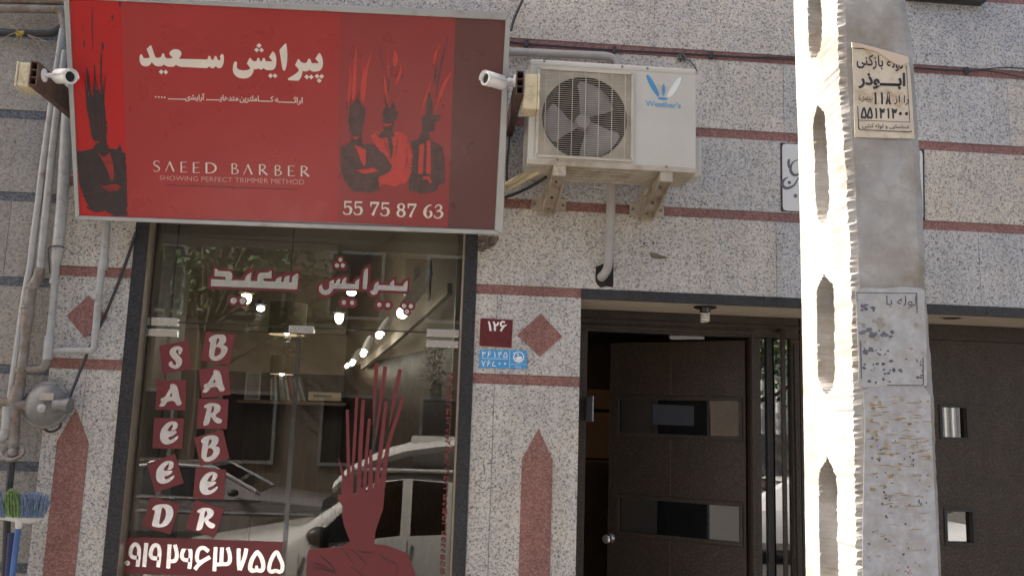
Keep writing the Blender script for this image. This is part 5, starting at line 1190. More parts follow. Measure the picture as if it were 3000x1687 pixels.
rul = [[(622, 1020), (1060, 1036), (1060, 1040), (622, 1024)], [(615, 900), (620, 900), (628, 1080), (640, 1100), (632, 1104), (620, 1088)], [(632, 1104), (640, 1100), (1062, 1118), (1074, 1110), (1080, 1116), (1062, 1126)], [(588, 410), (720, 418), (760, 440), (720, 424), (588, 415)], [(1028, 560), (1032, 560), (1062, 1040), (1058, 1040)]]
decal('ruling', [zz(Y5, q) for q in rul], PO, .0055, bk, ps, .0004)
rn = random.Random(31)
def blots(n_, f, x0, x1, y0, y1, r0, r1, el=1.0):
    o = []
    for _ in range(n_):
        x, y, r_ = rn.uniform(x0, x1), rn.uniform(y0, y1), rn.uniform(r0, r1)
        k = rn.randint(7, 11); s_ = rn.uniform(.6, 1.7)*el
        o.append(zz(f, [(x+math.cos(2*math.pi*i/k)*r_*s_*rn.uniform(.5, 1.3), y+math.sin(2*math.pi*i/k)*r_*rn.uniform(.5, 1.3)) for i in range(k)]))
    return o
wp = thing('worn_poster', P(2610, 1000, YP), 'torn remains of an older whitish notice pasted low on the pole', 'poster')
Y6 = Z(2300, 600, 2.414)
white = paint('pasted_paper', (.42, .42, .42), .85, var=.14, scale=30, dirt=(.36, .33, .28), dirt_amt=.4, dscale=22)
sheet = [(500, 600), (560, 585), (700, 590), (820, 578), (960, 588), (990, 610), (985, 700), (1000, 900), (1000, 1100), (1005, 1270), (980, 1285), (860, 1290), (700, 1282), (560, 1290), (515, 1280), (520, 1100), (510, 900), (505, 750)]
decal('sheet', [zz(Y6, sheet)], PO, .0035, white, wp, .0008)
fr3 = [[(505, 618), (935, 622), (935, 628), (505, 625)], [(503, 618), (510, 618), (512, 690), (505, 680)], [(925, 625), (935, 625), (938, 770), (930, 760)], [(720, 1272), (980, 1272), (980, 1278), (720, 1278)], [(972, 1080), (980, 1080), (982, 1275), (974, 1275)], [(530, 960), (538, 960), (545, 1230), (537, 1230)]]
ink = paint('grey_ink', (.12, .12, .13), .8, var=.5, scale=70)
decal('frame_print', [zz(Y6, q) for q in fr3], PO, .0046, ink, wp, .0003)
lettering('text_line', 'لوله با', zz(Y6, [(715, 640), (930, 645), (928, 735), (715, 730)]), PO, .0046, ink, wp, .0, True)
decal('faded_print', blots(10, Y6, 540, 640, 700, 745, 5, 14, 1.6)+blots(9, Y6, 540, 620, 880, 940, 8, 20, 1.4)+blots(10, Y6, 640, 760, 870, 930, 6, 16)+blots(6, Y6, 550, 610, 1000, 1060, 6, 14, 1.5)+blots(26, Y6, 555, 860, 1090, 1270, 5, 14)+blots(8, Y6, 930, 975, 1090, 1260, 5, 10)+blots(8, Y6, 640, 740, 1020, 1080, 4, 9), PO, .0046, paint('faded_ink', (.13, .13, .15), .8, var=.4, scale=60), wp, .0003, .00001)
decal('bare_patch', blots(10, Y6, 520, 700, 760, 1000, 8, 26)+blots(6, Y6, 880, 980, 780, 1100, 6, 14), PO, .0052, paint('bare_concrete', (.31, .285, .25), .9, var=.15, scale=40), wp, .0003, .00001)
gl = thing('glue_remains', P(2620, 1400, YP), 'yellowish glue streaks and grey scraps of removed notices near the bottom of the pole', 'scrap')
Y7 = Z(2300, 1100, 2.469)
wsh = [(560, 60), (800, 70), (1050, 60), (1060, 400), (1080, 800), (1095, 1100), (1110, 1449), (1112, 1600), (560, 1600), (560, 1100), (570, 700), (575, 300)]
decal('paste_layer', [zz(Y7, chaikin(wsh, 1))], PO, .0022, paint('paste', (.44, .44, .45), .85, var=.16, scale=26, dirt=(.36, .33, .29), dirt_amt=.5, dscale=16), gl, .0008)
streaks = []
for _ in range(90):
    x, y = rn.uniform(580, 1000), rn.choice((rn.gauss(240, 70), rn.gauss(420, 70), rn.gauss(600, 80), rn.gauss(890, 60), rn.uniform(100, 1300)))
    L_ = rn.uniform(15, 130); h = rn.uniform(2, 9)
    streaks.append(zz(Y7, vstroke([(x, y, h*.3), (x+L_*.5, y-rn.uniform(-6, 10), h), (min(1080, x+L_), y-rn.uniform(-8, 14), h*.3)], 3)))
decal('glue_streak', streaks+blots(30, Y7, 590, 1050, 150, 950, 5, 16, 1.3), PO, .0031, paint('old_glue', (.34, .255, .12), .8, var=.3, scale=50), gl, .0003, .00001)
decal('ink_scrap', blots(46, Y7, 590, 1040, 380, 1350, 3, 11, .8), PO, .0058, paint('ink_scrap', (.13, .135, .16), .85, var=.4, scale=70), gl, .0003, .00001)
decal('bare_patch', blots(40, Y7, 590, 1060, 150, 1500, 4, 15, 1.0), PO, .0044, paint('bare_concrete_low', (.36, .335, .30), .9, var=.15, scale=40), gl, .0003, .00001)
decal('red_mark', blots(9, Y7, 760, 960, 1320, 1440, 4, 8), PO, .0066, paint('red_paint_mark', (.42, .12, .12), .8), gl, .0003, .00001)
# ================================================================ inside the barber shop
m_beige = paint('inner_beige', (.36, .30, .22), .7, var=.06)
m_ceil = paint('inner_ceiling', (.30, .265, .22), .8, var=.05)
m_wood = paint('dark_wood', (.045, .03, .02), .5, var=.35, scale=6, sc=(6, 6, .6))
m_woodp = paint('wood_panel', (.21, .165, .115), .55, var=.12, scale=4, sc=(5, 5, .5))
CZ = 3.74
YB = 4.5
A0, A1 = Vector((.30, .62, 0)), Vector((-.95, YB, 0))          # the slanting right-hand wall
struct(MB().box(-2.7, .6, .12, YB, .25, .3).build('inner_floor', m_wood))
struct(MB().box(-2.7, .6, .12, YB, CZ, CZ+.08).build('inner_ceiling', m_ceil))
iw = MB(); iw.box(-2.7, A1.x, YB, YB+.08, 2.62, CZ)
iw.box(-2.78, -2.7, .12, YB, .3, CZ)
iw.box(-2.7, XLi, .385, .46, .3, CZ)
iw.build('inner_back_wall', m_beige); struct(bpy.data.objects['inner_back_wall'])
wp_ = MB(); wp_.box(-2.7, A1.x, YB-.02, YB+.06, .3, 2.618)
for k in range(12): x = -2.65+k*.15; wp_.box(x, x+.004, YB-.026, YB-.02, .3, 2.6)
struct(wp_.build('inner_panelling', m_wood))
rwm = MB(); nrm = Vector((A1.y-A0.y, -(A1.x-A0.x), 0)).normalized()
rwm.prism([A0+Vector((0, 0, .3)), A1+Vector((0, 0, .3)), A1+Vector((0, 0, 2.7)), A0+Vector((0, 0, 2.7))], nrm*.06)
struct(rwm.build('inner_side_panelling', m_wood))
rwu = MB(); rwu.prism([A0+Vector((0, 0, 2.702)), A1+Vector((0, 0, 2.702)), A1+Vector((0, 0, CZ)), A0+Vector((0, 0, CZ))], nrm*.06); struct(rwu.build('inner_side_wall', m_beige))
rv = MB(); rv.box(XLi, -1.445, .115, .62, .3, CZ); rv.box(.064, XRi, .115, .62, .3, CZ); struct(rv.build('window_reveal', m_woodp))
lr = MB(); x = -1.443; lr.box(x, x+.004, .33, .336, .3, 3.55); struct(lr.build('reveal_joint', m_wood))
mol = MB(); mol.box(-2.7, A1.x, YB-.05, YB-.021, 2.62, 2.68); mol.box(-2.7, A1.x, YB-.12, YB-.001, 3.02, 3.12); struct(mol.build('inner_moulding', m_beige))
# plank box of the ceiling edge
struct(MB().box(-2.69, A1.x-.01, 3.4, 3.48, 3.46, 3.735).build('ceiling_beam', m_ceil))
bulb_cool = glow('bulb_cool', (1.0, .97, .9), 9); bulb_warm = glow('bulb_warm', (1.0, .78, .5), 9)
def point(p, e, col=(1, .9, .75), r=.03):
    l = bpy.data.lights.new('lamp_light', 'POINT'); l.energy = e; l.color = col; l.shadow_soft_size = r
    o = bpy.data.objects.new('lamp_light', l); COL.objects.link(o); o.location = p; return o
m_shade = paint('woven_shade', (.16, .12, .075), .8, var=.45, scale=30, sc=(1, 1, 12))
def pendant(px, y, wpx, hpx, label, cord_top):
    c = P(*px, y); s_ = FOC/((c-CAM).dot(_f)); r_ = wpx/2/s_; h = hpx/s_
    t = thing('pendant_lamp', c, label, 'lamp', 'woven drum pendant lamps in the shop')
    sh = MB(); sh.lathe(c+Vector((0, 0, h/2)), (0, 0, -1), [(0, .02), (.001, r_), (h, r_), (h, r_-.006), (.006, r_-.006), (.007, .02)], 30)
    sh.build('lamp_shade', m_shade, t)
    MB().ball(c+Vector((0, 0, -h*.30)), .032, 12, 8, (1, 1, 1.4)).build('bulb', bulb_cool, t)
    MB().tube([c+Vector((0, 0, h/2)), Vector((c.x, c.y, CZ))], .003, 6).build('cord', M['rubber'], t)
    cr = MB(); cr.lathe((c.x, c.y, CZ), (0, 0, -1), [(0, .05), (.03, .045), (.04, .01)], 14); cr.build('ceiling_rose', M['cast'], t)
    l = point(c+Vector((0, 0, -h*.62)), .7); l.parent = t; l.matrix_parent_inverse = world_inv(t)
pendant((843, 935), 2.0, 108, 92, 'nearer dim drum lamp hanging behind the glass transom', 725)
pendant((828, 1068), 3.6, 70, 56, 'farther drum lamp glowing above the books', 0)
def spot(px_body, px_tip, y, rpx, label, warm=False):
    b, e = P(*px_body, y), P(*px_tip, y-.03); s_ = FOC/((b-CAM).dot(_f)); r_ = rpx/s_
    t = thing('spotlight', b, label, 'lamp', 'white can spotlights along the slanting rail')
    d = (e-b)
    MB().lathe(b-d*.9, d, [(0, r_*.7), (d.length*.5, r_*.95), (d.length*.55, r_), (d.length*1.7, r_), (d.length*1.72, r_*.9)], 18).build('can', M['cam_white'], t)
    MB().ball(e+d.normalized()*.012, r_*.82, 12, 8).build('bulb', bulb_warm if warm else bulb_cool, t)
    l = point(e+d.normalized()*(r_+.04), .3, (1, .8, .55) if warm else (1, .93, .82)); l.parent = t; l.matrix_parent_inverse = world_inv(t)
spot((1222, 850), (1182, 912), 1.0, 20, 'biggest spotlight nearest the glass at the right')
spot((1128, 955), (1113, 978), 2.0, 13, 'second spotlight down the slanting rail')
spot((1077, 1008), (1066, 1032), 2.7, 11, 'third spotlight down the slanting rail')
spot((1044, 1042), (1034, 1060), 3.3, 9, 'fourth spotlight down the slanting rail')
spot((1026, 1060), (1018, 1070), 3.8, 7, 'last small warm spotlight at the far end of the rail', True)
rl = thing('light_rail', P(1180, 960, 2), 'white rail slanting down the right wall of the shop, carrying the spotlights', 'rail')
q = [P(1318, 845, .75), P(1255, 905, 1.2), P(1150, 1000, 2.1), P(1062, 1072, 3.6)]
rr_ = MB()
for a, b in zip(q, q[1:]): rr_.bar(a, b, .03, .07)
rr_.build('rail', m_beige, rl)
def downlight(px, y, r, label, warm=False, shape=(1, 1, .7)):
    c = P(*px, y); t = thing('bulb_lamp', c, label, 'lamp', 'bare bulbs under the shop ceiling')
    MB().ball(c, r, 14, 8, shape).build('bulb', bulb_warm if warm else bulb_cool, t)
    MB().lathe(c+Vector((0, 0, r*.6)), (0, 0, 1), [(0, r*1.1), (.012, r*1.5), (.014, r*.8), (.05, r*.8)], 16).build('holder', M['cast'], t)
    l = point(c+Vector((0, -.04, -r-.04)), .3, (1, .7, .42) if warm else (1, .95, .85)); l.parent = t; l.matrix_parent_inverse = world_inv(t)
downlight((764, 904), 2.4, .030, 'white bulb behind the left end of the glass title')
downlight((722, 872), 2.9, .042, 'warm orange bulb behind the dots of the glass title', True, (1, 1, 1.3))
downlight((994, 928), 2.6, .034, 'tall white bulb behind the middle of the glass', False, (1, 1, 1.7))
downlight((1030, 857), 1.9, .034, 'white bulb just under the red title on the glass')
downlight((438, 903), .9, .018, 'small bulb seen at the left edge of the glass')
downlight((458, 1031), 1.1, .012, 'tiny bulb beside the tilted S square')
# indoor unit at the upper right
ia = thing('indoor_air_conditioner', P(1222, 805, 1.1), 'cream air conditioner cabinet with a grey panel high inside the shop', 'air conditioner')
a, b = P(1180, 862, 1.1), P(1266, 760, 1.1)
MB().box(a.x, b.x, 1.1, 1.38, a.z, b.z).build('case', paint('cream_case', (.55, .46, .30), .5), ia, bevel=.012)
a, b = P(1212, 830, 1.09), P(1231, 780, 1.09); MB().box(a.x, b.x, 1.092, 1.1, a.z, b.z).build('panel', paint('grey_panel', (.25, .26, .26), .4), ia)
# shelf with books and small things on the back wall
zsft = P(830, 1174, 4.2).z
sx0, sx1 = P(700, 1174, 4.2).x, P(1016, 1174, 4.2).x
shf = tag(MB().box(sx0, sx1, 4.1, 4.47, zsft-.03, zsft).build('shelf', paint('shelf_wood', (.12, .07, .04), .5, var=.3)), 'brown wooden shelf with books on the back wall of the shop', 'shelf')
cols = [(.30, .28, .24), (.06, .12, .14), (.35, .33, .30), (.05, .05, .06), (.16, .20, .22), (.30, .25, .16), (.08, .16, .20), (.40, .38, .33), (.12, .05, .04), (.28, .10, .06), (.06, .09, .15), (.38, .34, .28), (.10, .10, .10), (.22, .25, .24)]
names = ['pale', 'teal', 'light grey', 'black', 'slate', 'tan', 'blue green', 'cream', 'dark red', 'rust', 'navy', 'off white', 'charcoal', 'grey green']
xb = P(790, 1174, 4.2).x
for k, c in enumerate(cols):
    h = .21+(k*37 % 7)*.008; th = .016+(k*13 % 5)*.002; lean = .05+.022*k
    Mx = Matrix.Translation((xb, 4.22, zsft+.001)) @ Matrix.Rotation(-lean, 4, 'Y')
    bk_ = MB(); bk_.box(0, th, 0, .15, .004, h, Mx)
    bo = bk_.build('book', paint('book_'+names[k].replace(' ', '_'), c, .6)); xb += th/math.cos(lean)+.004
    tag(bo, names[k]+' book leaning in the row on the shelf, '+('left' if k < 5 else 'middle' if k < 10 else 'right')+' part of the row', 'book', 'books on the shop shelf')
pf = thing('picture_frame', P(742, 1130, 4.2), 'silver framed picture standing on the shelf left of the books', 'picture frame')
a, b = P(715, 1170, 4.2), P(766, 1090, 4.2)
f_ = MB()
for q_ in ((a.x, a.x+.014, a.z, b.z), (b.x-.014, b.x, a.z, b.z), (a.x+.014, b.x-.014, a.z, a.z+.014), (a.x+.014, b.x-.014, b.z-.014, b.z)): f_.box(q_[0], q_[1], 4.2, 4.22, q_[2], q_[3])
f_.build('frame', M['alu'], pf); MB().box(a.x+.014, b.x-.014, 4.205, 4.215, a.z+.014, b.z-.014).build('picture', paint('dim_print', (.16, .16, .16), .4, var=.4), pf)
bx_ = thing('cardboard_box', P(950, 1165, 4.2), 'flat pale box lying on the shelf right of the books', 'box')
a, b = P(902, 1172, 4.2), P(1000, 1150, 4.2); MB().box(a.x, b.x, 4.2, 4.36, a.z, b.z).build('carton', paint('carton', (.42, .36, .26), .7), bx_, bevel=.003)
MB().box(a.x+.05, b.x-.09, 4.185, 4.199, (a.z+b.z)/2, (a.z+b.z)/2+.012).build('lid_strip', M['door_dark'], bx_)
# vase with a trailing plant near the glass
vs2 = thing('plant_vase', P(1276, 1150, .45), 'grey glass vase with trailing green leaves inside at the right edge of the glass', 'plant')
c = P(1276, 1168, .45)
MB().lathe(c, (0, 0, 1), [(0, .028), (.01, .034), (.05, .034), (.06, .030), (.075, .033), (.085, .026)], 20).build('vase', paint('vase_grey', (.13, .14, .16), .2, .3, var=.5, scale=4, sc=(1, 1, 14)), vs2)
lf_ = MB(); rn = random.Random(17)
for k in range(230):
    a = rn.uniform(0, 6.28); t = rn.random()
    p = c+Vector((math.cos(a)*.06*t+rn.uniform(-.03, .03)-.02*t, rn.uniform(-.04, .05), .09+rn.uniform(-.05, .20)))
    d = Vector((rn.uniform(-1, 1), rn.uniform(-1, 1), rn.uniform(-1, .6))).normalized(); s_ = d.cross(Vector((rn.uniform(-1, 1), 1, rn.uniform(-1, 1)))).normalized()*.0035
    lf_.add([p, p+d*.012+s_, p+d*.028, p+d*.012-s_], [(0, 1, 2, 3)])
lf_.build('leaves', paint('plant_leaf', (.11, .14, .045), .5, var=.4, scale=30), vs2)
shf2 = tag(MB().box(P(1240, 1170, .45).x, P(1305, 1170, .45).x, .40, .56, c.z-.012, c.z-.001).build('glass_shelf', paint('small_shelf', (.08, .07, .06), .3)), 'small dark shelf under the plant vase at the right of the window', 'shelf')
# barber chair back, mirror rim
bc = thing('cabinet', P(760, 1400, 3.9), 'low dark wooden cabinet along the back of the shop', 'cabinet')
cbm = MB(); cbm.box(-2.3, -1.0, 3.9, 4.46, .3, 1.35); cbm.build('carcass', m_wood, bc)
d_ = MB()
for k in range(4): d_.box(-2.28+k*.32, -2.28+k*.32+.3, 3.885, 3.899, .36, 1.3)
d_.build('door', m_woodp, bc)
# ================================================================ the street behind the viewer, seen only as reflections
leafm = paint('leaf', (.055, .105, .028), .5, var=.45, scale=3)
def tree(x, y, h, r, seed, label, n=1500):
    rn = random.Random(seed); t = thing('street_tree', (x, y, .15), label, 'tree', 'street trees on the far pavement')
    tk = MB(); tk.tube([(x, y, .1), (x+.05, y, h*.3), (x-.03, y+.05, h*.55)], [.17, .13, .09], 10)
    cl = []
    for k in range(9):
        a = rn.uniform(0, 6.28); rr = r*rn.uniform(.3, .75); e = Vector((x+math.cos(a)*rr, y+math.sin(a)*rr, h*rn.uniform(.5, .9)))
        tk.tube([(x, y, h*rn.uniform(.35, .55)), ((x+e.x)/2, (y+e.y)/2, e.z*.85), tuple(e)], [.06, .04, .02], 6); cl.append((e, r*rn.uniform(.3, .5)))
    tk.build('trunk', paint('bark', (.10, .08, .06), .9, var=.3), t)
    lf = MB()
    for k in range(n):
        c, rr = rn.choice(cl); d = Vector((rn.gauss(0, 1), rn.gauss(0, 1), rn.gauss(0, .8))); d = d.normalized()*rr*rn.uniform(.3, 1.1); p = c+d
        a = Vector((rn.uniform(-1, 1), rn.uniform(-1, 1), rn.uniform(-1, 1))).normalized()*rn.uniform(.07, .13); b = a.cross(Vector((rn.uniform(-1, 1), rn.uniform(-1, 1), rn.uniform(-1, 1)))).normalized()*rn.uniform(.035, .06)
        lf.add([p-a, p+b, p+a, p-b], [(0, 1, 2, 3)])
    lf.build('crown', leafm, t)
tree(6.2, -12.6, 6.4, 2.3, 1, 'bushy green street tree in front of the pale corrugated fence', 2600)
tree(3.4, -12.8, 7.0, 2.2, 2, 'taller street tree at the middle of the far pavement', 1800)
tree(-4.6, -12.9, 7.5, 2.4, 3, 'street tree before the left part of the far brick building', 1800)
ob = thing('far_building', (-6, -15, .15), 'brown brick building across the street with dark windows', 'building')
m_brick, nt_, b_ = base_mat('far_brick')
bt = N(nt_, 'ShaderNodeTexBrick'); bt.inputs['Scale'].default_value = 5; bt.inputs['Color1'].default_value = (.13, .10, .075, 1); bt.inputs['Color2'].default_value = (.18, .14, .10, 1); bt.inputs['Mortar'].default_value = (.20, .18, .15, 1)
tc = N(nt_, 'ShaderNodeTexCoord'); mp = N(nt_, 'ShaderNodeMapping'); mp.inputs['Rotation'].default_value = (R(90), 0, 0); nt_.links.new(tc.outputs['Object'], mp.inputs[0]); nt_.links.new(mp.outputs[0], bt.inputs['Vector']); nt_.links.new(bt.outputs[0], b_.inputs['Base Color']); b_.inputs['Roughness'].default_value = .9
MB().box(-20, 2.6, -21, -14.6, .15, 8.2).build('wall', m_brick, ob)
MB().box(-20.2, 2.8, -21.2, -14.4, 8.2, 8.45).build('roof', m_ceil, ob)
for r_ in range(2):
    for k in range(7):
        x = -13+k*2.1; wf = MB(); z = 1.2+r_*3.1
        for q in ((x, x+.07, z, z+1.5), (x+1.13, x+1.2, z, z+1.5), (x+.07, x+1.13, z, z+.07), (x+.07, x+1.13, z+1.43, z+1.5)): wf.box(q[0], q[1], -14.599, -14.55, q[2], q[3])
        wo = wf.build('window', M['alu'], ob); MB().box(x+.07, x+1.13, -14.599, -14.58, z+.07, z+1.43).build('pane', M['lens'], wo)
fe = thing('corrugated_fence', (7, -14, .15), 'tall pale corrugated metal fence on a grey wall across the street', 'fence')
MB().box(2.9, 16, -14.4, -14.1, .15, 2.15).build('base_wall', paint('grey_render', (.22, .22, .21), .85), fe)
cg = MB(); prev = []
xs = [2.9+i*.045 for i in range(292)]
vv = []
for i, x in enumerate(xs): y = -14.2+(.03 if i % 4 in (0, 1) else -.02); vv += [(x, y, 2.151), (x, y, 3.9)]
cg.add(vv, [(2*i, 2*i+2, 2*i+3, 2*i+1) for i in range(len(xs)-1)]); cg.build('corrugated_sheet', paint('white_sheet', (.78, .79, .78), .5, var=.05), fe)
pb = thing('pale_building', (12, -20, .15), 'pale plastered building behind the corrugated fence', 'building')
MB().box(3.2, 22, -26, -18, .15, 8).build('wall', paint('pale_plaster', (.55, .52, .47), .85, var=.08), pb)
wf = MB()
for k in range(6): wf.box(4+k*2.6, 5.2+k*2.6, -17.999, -17.95, 4.8, 6.4)
wf.build('window', M['lens'], pb)

m_tyre = paint('tyre', (.03, .03, .03), .8); m_rim = paint('wheel_rim', (.45, .45, .46), .35, .8)
m_cglass = glass('car_glass', (.22, .24, .24), 1.6, 0, 1.5); m_blackp = paint('black_plastic', (.03, .03, .032), .45); m_red_l = paint('tail_red', (.35, .02, .02), .25); m_head = paint('headlight_lens', (.55, .56, .58), .1, .3)
def car_paint(n, c, metal=.0):
    m, nt, b = base_mat(n); b.inputs['Base Color'].default_value = (*c, 1); b.inputs['Metallic'].default_value = metal; b.inputs['Roughness'].default_value = .28; b.inputs['Coat Weight'].default_value = .6; b.inputs['Coat Roughness'].default_value = .06; return m
def car(name, loc, heading, ST, paintm, label, trim=None, group=None):
    'lofted car; ST rows: x, bottom, belt, top, half width at belt, half width at top, side glazed, top glazed (for the span that starts here)'
    t = thing(name, (0, 0, 0), label, 'car', group)
    bm_ = MB(); bm_.smooth = True; sg = MB(); tg = MB(); rows = []
    for x, zb, zl, zt_, hb_, ht_, s_, g_ in ST:
        rows.append([Vector((x, hb_*.90, zb)), Vector((x, hb_*.99, zb+.10)), Vector((x, hb_*1.01, (zb+zl)*.52)), Vector((x, hb_*.985, zl)), Vector((x, ht_, zt_-.05 if zt_-zl > .1 else zl+(zt_-zl)*.6)), Vector((x, ht_*.86, zt_))])
    mirror = lambda p: Vector((p.x, -p.y, p.z))
    for i in range(len(ST)-1):
        a, b = rows[i], rows[i+1]
        for k in range(5):
            for sd in (0, 1):
                q_ = [a[k], b[k], b[k+1], a[k+1]]
                if sd: q_ = [mirror(p) for p in q_]
                if k == 3 and ST[i][6]: sg.add(q_, [(0, 1, 2, 3)])
                else: bm_.add(q_, [(0, 1, 2, 3)])
        q_ = [a[5], b[5], mirror(b[5]), mirror(a[5])]
        (tg if ST[i][7] else bm_).add(q_, [(0, 1, 2, 3)])
    for r_ in (rows[0], rows[-1]): bm_.add([*r_, *[mirror(p) for p in r_[::-1]]], [tuple(range(12))])
    body = bm_.build('body', paintm, t, sharp=28)
    bmd = bmesh.new(); bmd.from_mesh(body.data); bmesh.ops.remove_doubles(bmd, verts=bmd.verts, dist=.0005); bmesh.ops.recalc_face_normals(bmd, faces=bmd.faces); bmd.to_mesh(body.data); bmd.free(); body.data.set_sharp_from_angle(angle=R(28))
    if sg.v: sg.build('side_window', m_cglass, t)
    if tg.v: tg.build('windscreen', m_cglass, t)
    x0, x1 = ST[0][0], ST[-1][0]; hw = max(s_[4] for s_ in ST)
    for wx in (x0+.78, x1-.78):
        for sd in (-1, 1):
            w_ = MB(); w_.lathe((wx, sd*(hw-.17), .31), (0, sd, 0), [(0, .22), (.01, .30), (.16, .30), (.175, .27), (.176, .2)], 26); wo = w_.build('wheel', m_tyre, t)
            r2 = MB(); r2.lathe((wx, sd*(hw-.002), .31), (0, sd, 0), [(0, .19), (.012, .18), (.006, .05), (.012, 0)], 20); r2.build('rim', m_rim, wo)
    for sd in (-1, 1):
        MB().box(x0-.012, x0+.05, sd*hw*.62-.16, sd*hw*.62+.16, .58, .74).build('headlight', m_head, t, bevel=.02)
        MB().box(x1-.04, x1+.012, sd*hw*.7-.13, sd*hw*.7+.13, .62, .82).build('tail_light', m_red_l, t, bevel=.015)
    bp = MB(); bp.box(x0-.06, x0+.05, -hw*.93, hw*.93, .28, .50); bp.box(x1-.05, x1+.06, -hw*.93, hw*.93, .28, .50); bp.build('bumper', m_blackp if not trim else paintm, t, bevel=.03)
    return t
def finish(t, loc, heading): t.location = loc; t.rotation_euler = (0, 0, heading)
# white survey pick-up right beside the viewer: measured from its mirror image
zbelt = 1.16
ST = [(-2.55, .34, .74, .86, .70, .62, 0, 0), (-2.45, .30, .80, .93, .80, .70, 0, 0), (-1.75, .28, .93, 1.06, .83, .74, 0, 0), (-1.22, .28, 1.04, 1.17, .83, .74, 0, 1), (-.58, .28, zbelt-.05, 1.62, .83, .66, 0, 0), (-.52, .28, zbelt-.03, 1.66, .83, .655, 1, 0), (-.27, .28, zbelt, 1.70, .83, .65, 0, 0), (-.18, .28, zbelt, 1.70, .83, .65, 1, 0), (.14, .28, zbelt+.02, 1.68, .83, .65, 0, 0), (.22, .28, zbelt+.02, 1.66, .83, .65, 0, 0), (.34, .28, 1.12, 1.20, .83, .76, 0, 0), (2.1, .30, 1.05, 1.10, .82, .76, 0, 0), (2.16, .34, .98, 1.02, .80, .74, 0, 0)]
wpaint = car_paint('white_car_paint', (.74, .74, .72))
pk = car('survey_pickup', 0, 0, ST, wpaint, 'white pick-up with a white fairing on its roof, mirrored in the shop glass')
# quarter window in the wedge between bonnet and screen pillar: front side glass
fg = MB()
for sd in (1, -1):
    y0_, y1_ = sd*.828, sd*.70
    fg.add([(-1.10, y0_, 1.065), (-.53, y0_, zbelt-.03), (-.53, y1_, 1.58), (-.60, y1_, 1.555)], [(0, 1, 2, 3)])
fg.build('quarter_glass', M['lens'], pk)
fa = MB(); fa.smooth = True; rows = []
for x, z, h in ((-.92, 1.60, .10), (-.80, 1.74, .12), (-.55, 1.88, .12), (-.25, 1.97, .11), (.1, 2.02, .10), (.5, 2.035, .09)):
    rows.append((x, z, h))
for sd in (1, -1):
    vv = []
    for x, z, h in rows: vv += [(x, sd*.60, z), (x, sd*.66, z-h*.5), (x, sd*.60, z-h), (x, sd*.52, z-h*.5)]
    fa.add(vv, [(4*i+k, 4*i+(k+1) % 4, 4*i+4+(k+1) % 4, 4*i+4+k) for i in range(len(rows)-1) for k in range(4)]+[(0, 1, 2, 3), (20, 23, 22, 21)])
for i in range(len(rows)-1):
    (xa, za, ha), (xb_, zb_, hb_) = rows[i], rows[i+1]
    fa.add([(xa, -.54, za-.02), (xb_, -.54, zb_-.02), (xb_, .54, zb_-.02), (xa, .54, za-.02)], [(0, 1, 2, 3)])
fa.build('roof_fairing', wpaint, pk)
rb = MB(); rb.box(-.75, .5, -.66, .66, 1.712, 1.75); rb.build('roof_rack', wpaint, pk, bevel=.015)
eq = MB(); eq.box(-.22, .42, -.25, .44, 1.98, 2.05); eq.box(-.2, .4, -.2, .42, 1.76, 1.98); eq.build('equipment_box', wpaint, pk, bevel=.01)
mrr = MB(); mrr.ball((-.98, .98, 1.16), .10, 14, 10, (1.1, .7, .85)); mrr.bar((-.98, .96, 1.12), (-.86, .86, .96), .09, .05); mrr.box(-.98, -.74, .835, .87, .90, 1.02)
mrr.ball((-.98, -.98, 1.16), .10, 14, 10, (1.1, .7, .85)); mrr.build('wing_mirror', m_blackp, pk)
hd = MB(); hd.box(-.46, -.24, .84, .865, .86, .93); hd.build('door_handle', m_blackp, pk, bevel=.01)
sm2 = MB(); sm2.box(-.205, -.198, .832, .842, .40, 1.13); sm2.box(-1.165, -1.158, .832, .842, .40, 1.0); sm2.build('door_seam', m_blackp, pk)
finish(pk, (-.03, -4.52, 0), 0)
# its driver, face and all coloured dark to give a backlit silhouette
dvv = [(0, 0, .80, .17), (0, 0, 1.0, .17), (0, 0, 1.18, .15), (-.01, 0, 1.28, .06), (-.035, 0, 1.36, .075), (-.04, 0, 1.44, .085), (-.02, 0, 1.50, .07)]
dme = bpy.data.meshes.new('person'); dE = [(i, i+1) for i in range(6)]
ex_ = [((0, .20, 1.16), .06), ((-.16, .24, .98), .045), ((-.38, .16, 1.02), .035), ((-.45, .13, 1.05), .032), ((0, -.20, 1.16), .06), ((-.16, -.24, .98), .045), ((-.38, -.16, 1.02), .035), ((-.45, -.13, 1.05), .032)]
vv = [Vector(v[:3]) for v in dvv]+[Vector(v[0]) for v in ex_]
dE += [(2, 7), (7, 8), (8, 9), (9, 10), (2, 11), (11, 12), (12, 13), (13, 14)]
dme.from_pydata([v for v in vv], dE, []); dob = bpy.data.objects.new('person', dme); COL.objects.link(dob)
sk = dob.modifiers.new('skin', 'SKIN'); dob.modifiers.new('sub', 'SUBSURF').levels = 1
for i, v in enumerate(dme.skin_vertices[0].data):
    r_ = dvv[i][3] if i < 7 else ex_[i-7][1]; v.radius = (r_, r_*(1.25 if i < 3 else 1))
    v.use_root = (i == 0)
dob.modifiers['sub'].render_levels = 2
dme.materials.append(paint('driver_silhouette', (.05, .045, .045), .8)); dob.location = (-.33, -4.92, 0.02)
tag(dob, 'driver coloured dark as a backlit silhouette behind the wheel of the white pick-up, facing left', 'person')
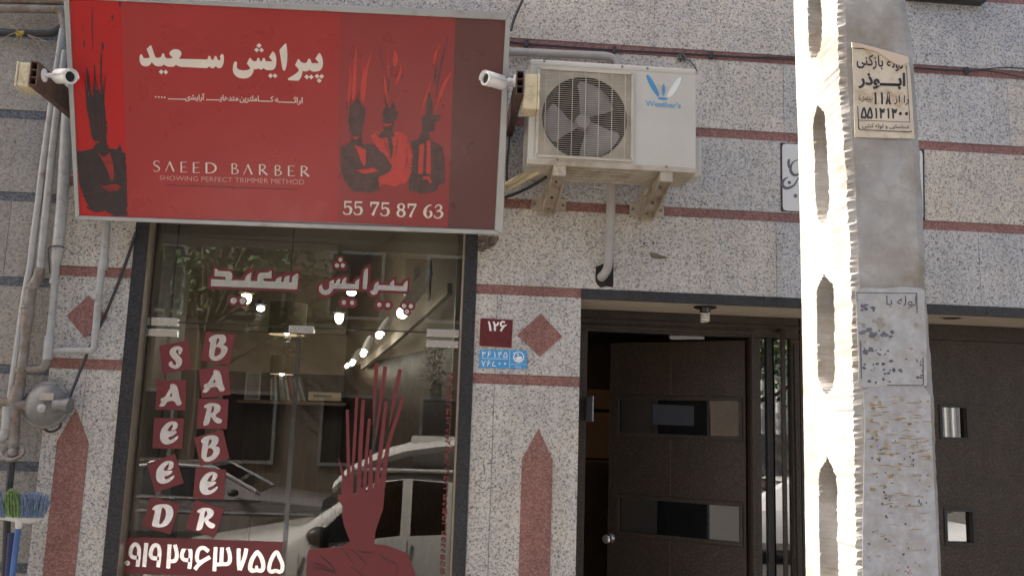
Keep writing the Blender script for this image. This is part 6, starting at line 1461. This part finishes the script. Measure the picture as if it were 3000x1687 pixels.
nose = MB(); nose.ball((-.33-.125, -4.92, 1.44), .022, 8, 6, (1.2, .8, 1.1)); nose.ball((-.33-.10, -4.92, 1.385), .03, 8, 6)
no = nose.build('face', dme.materials[0]); no.parent = dob; no.matrix_parent_inverse = Matrix.Translation(dob.location).inverted()
# grey saloon across the street
SED = [(-2.2, .34, .72, .80, .66, .58, 0, 0), (-2.1, .28, .78, .88, .80, .70, 0, 0), (-1.1, .26, .88, .98, .84, .74, 0, 1), (-.35, .26, .90, 1.36, .84, .62, 0, 0), (-.28, .26, .90, 1.39, .84, .61, 1, 0), (.42, .26, .91, 1.40, .84, .61, 0, 0), (.50, .26, .91, 1.40, .84, .61, 1, 0), (1.05, .26, .93, 1.34, .84, .62, 0, 1), (1.62, .26, .95, 1.02, .83, .72, 0, 0), (2.2, .30, .92, .98, .80, .70, 0, 0), (2.27, .36, .80, .90, .74, .66, 0, 0)]
gsed = car('grey_saloon', 0, 0, SED, car_paint('grey_car_paint', (.30, .28, .275), .15), 'grey saloon parked across the street, mirrored behind the lettered glass', True)
tri = MB()
for sd in (1, -1):
    tri.box(-1.1, 2.1, sd*.838-.006, sd*.838+.006, .868, .892); tri.box(-2.0, 2.1, sd*.848-.006, sd*.848+.006, .656, .680)
    tri.tube([(-1.05, sd*.74, 1.0), (-.35, sd*.645, 1.345), (.3, sd*.63, 1.372), (1.05, sd*.64, 1.335), (1.55, sd*.73, 1.03)], .030, 6)
tri.build('trim_strip', paint('bright_trim', (.72, .72, .72), .4, .2), gsed)
wm = MB(); wm.ball((-.72, .92, .98), .08, 10, 8, (1.2, .9, .7)); wm.ball((-.72, -.92, .98), .08, 10, 8, (1.2, .9, .7)); wm.build('wing_mirror', m_blackp, gsed)
finish(gsed, (-3.9, -10.9, 0), math.pi)
whs_ = car('white_saloon', 0, 0, SED, car_paint('white_saloon_paint', (.76, .77, .78)), 'white saloon parked across the street, mirrored in the glass strip beside the door', True)
finish(whs_, (6.35, -10.4, 0), 0)
w2_ = copy_tree(whs_); w2_['label'] = 'white saloon driving in the middle of the street, mirrored in the square garage windows'
finish(w2_, (8.7, -7.2, 0), 0)
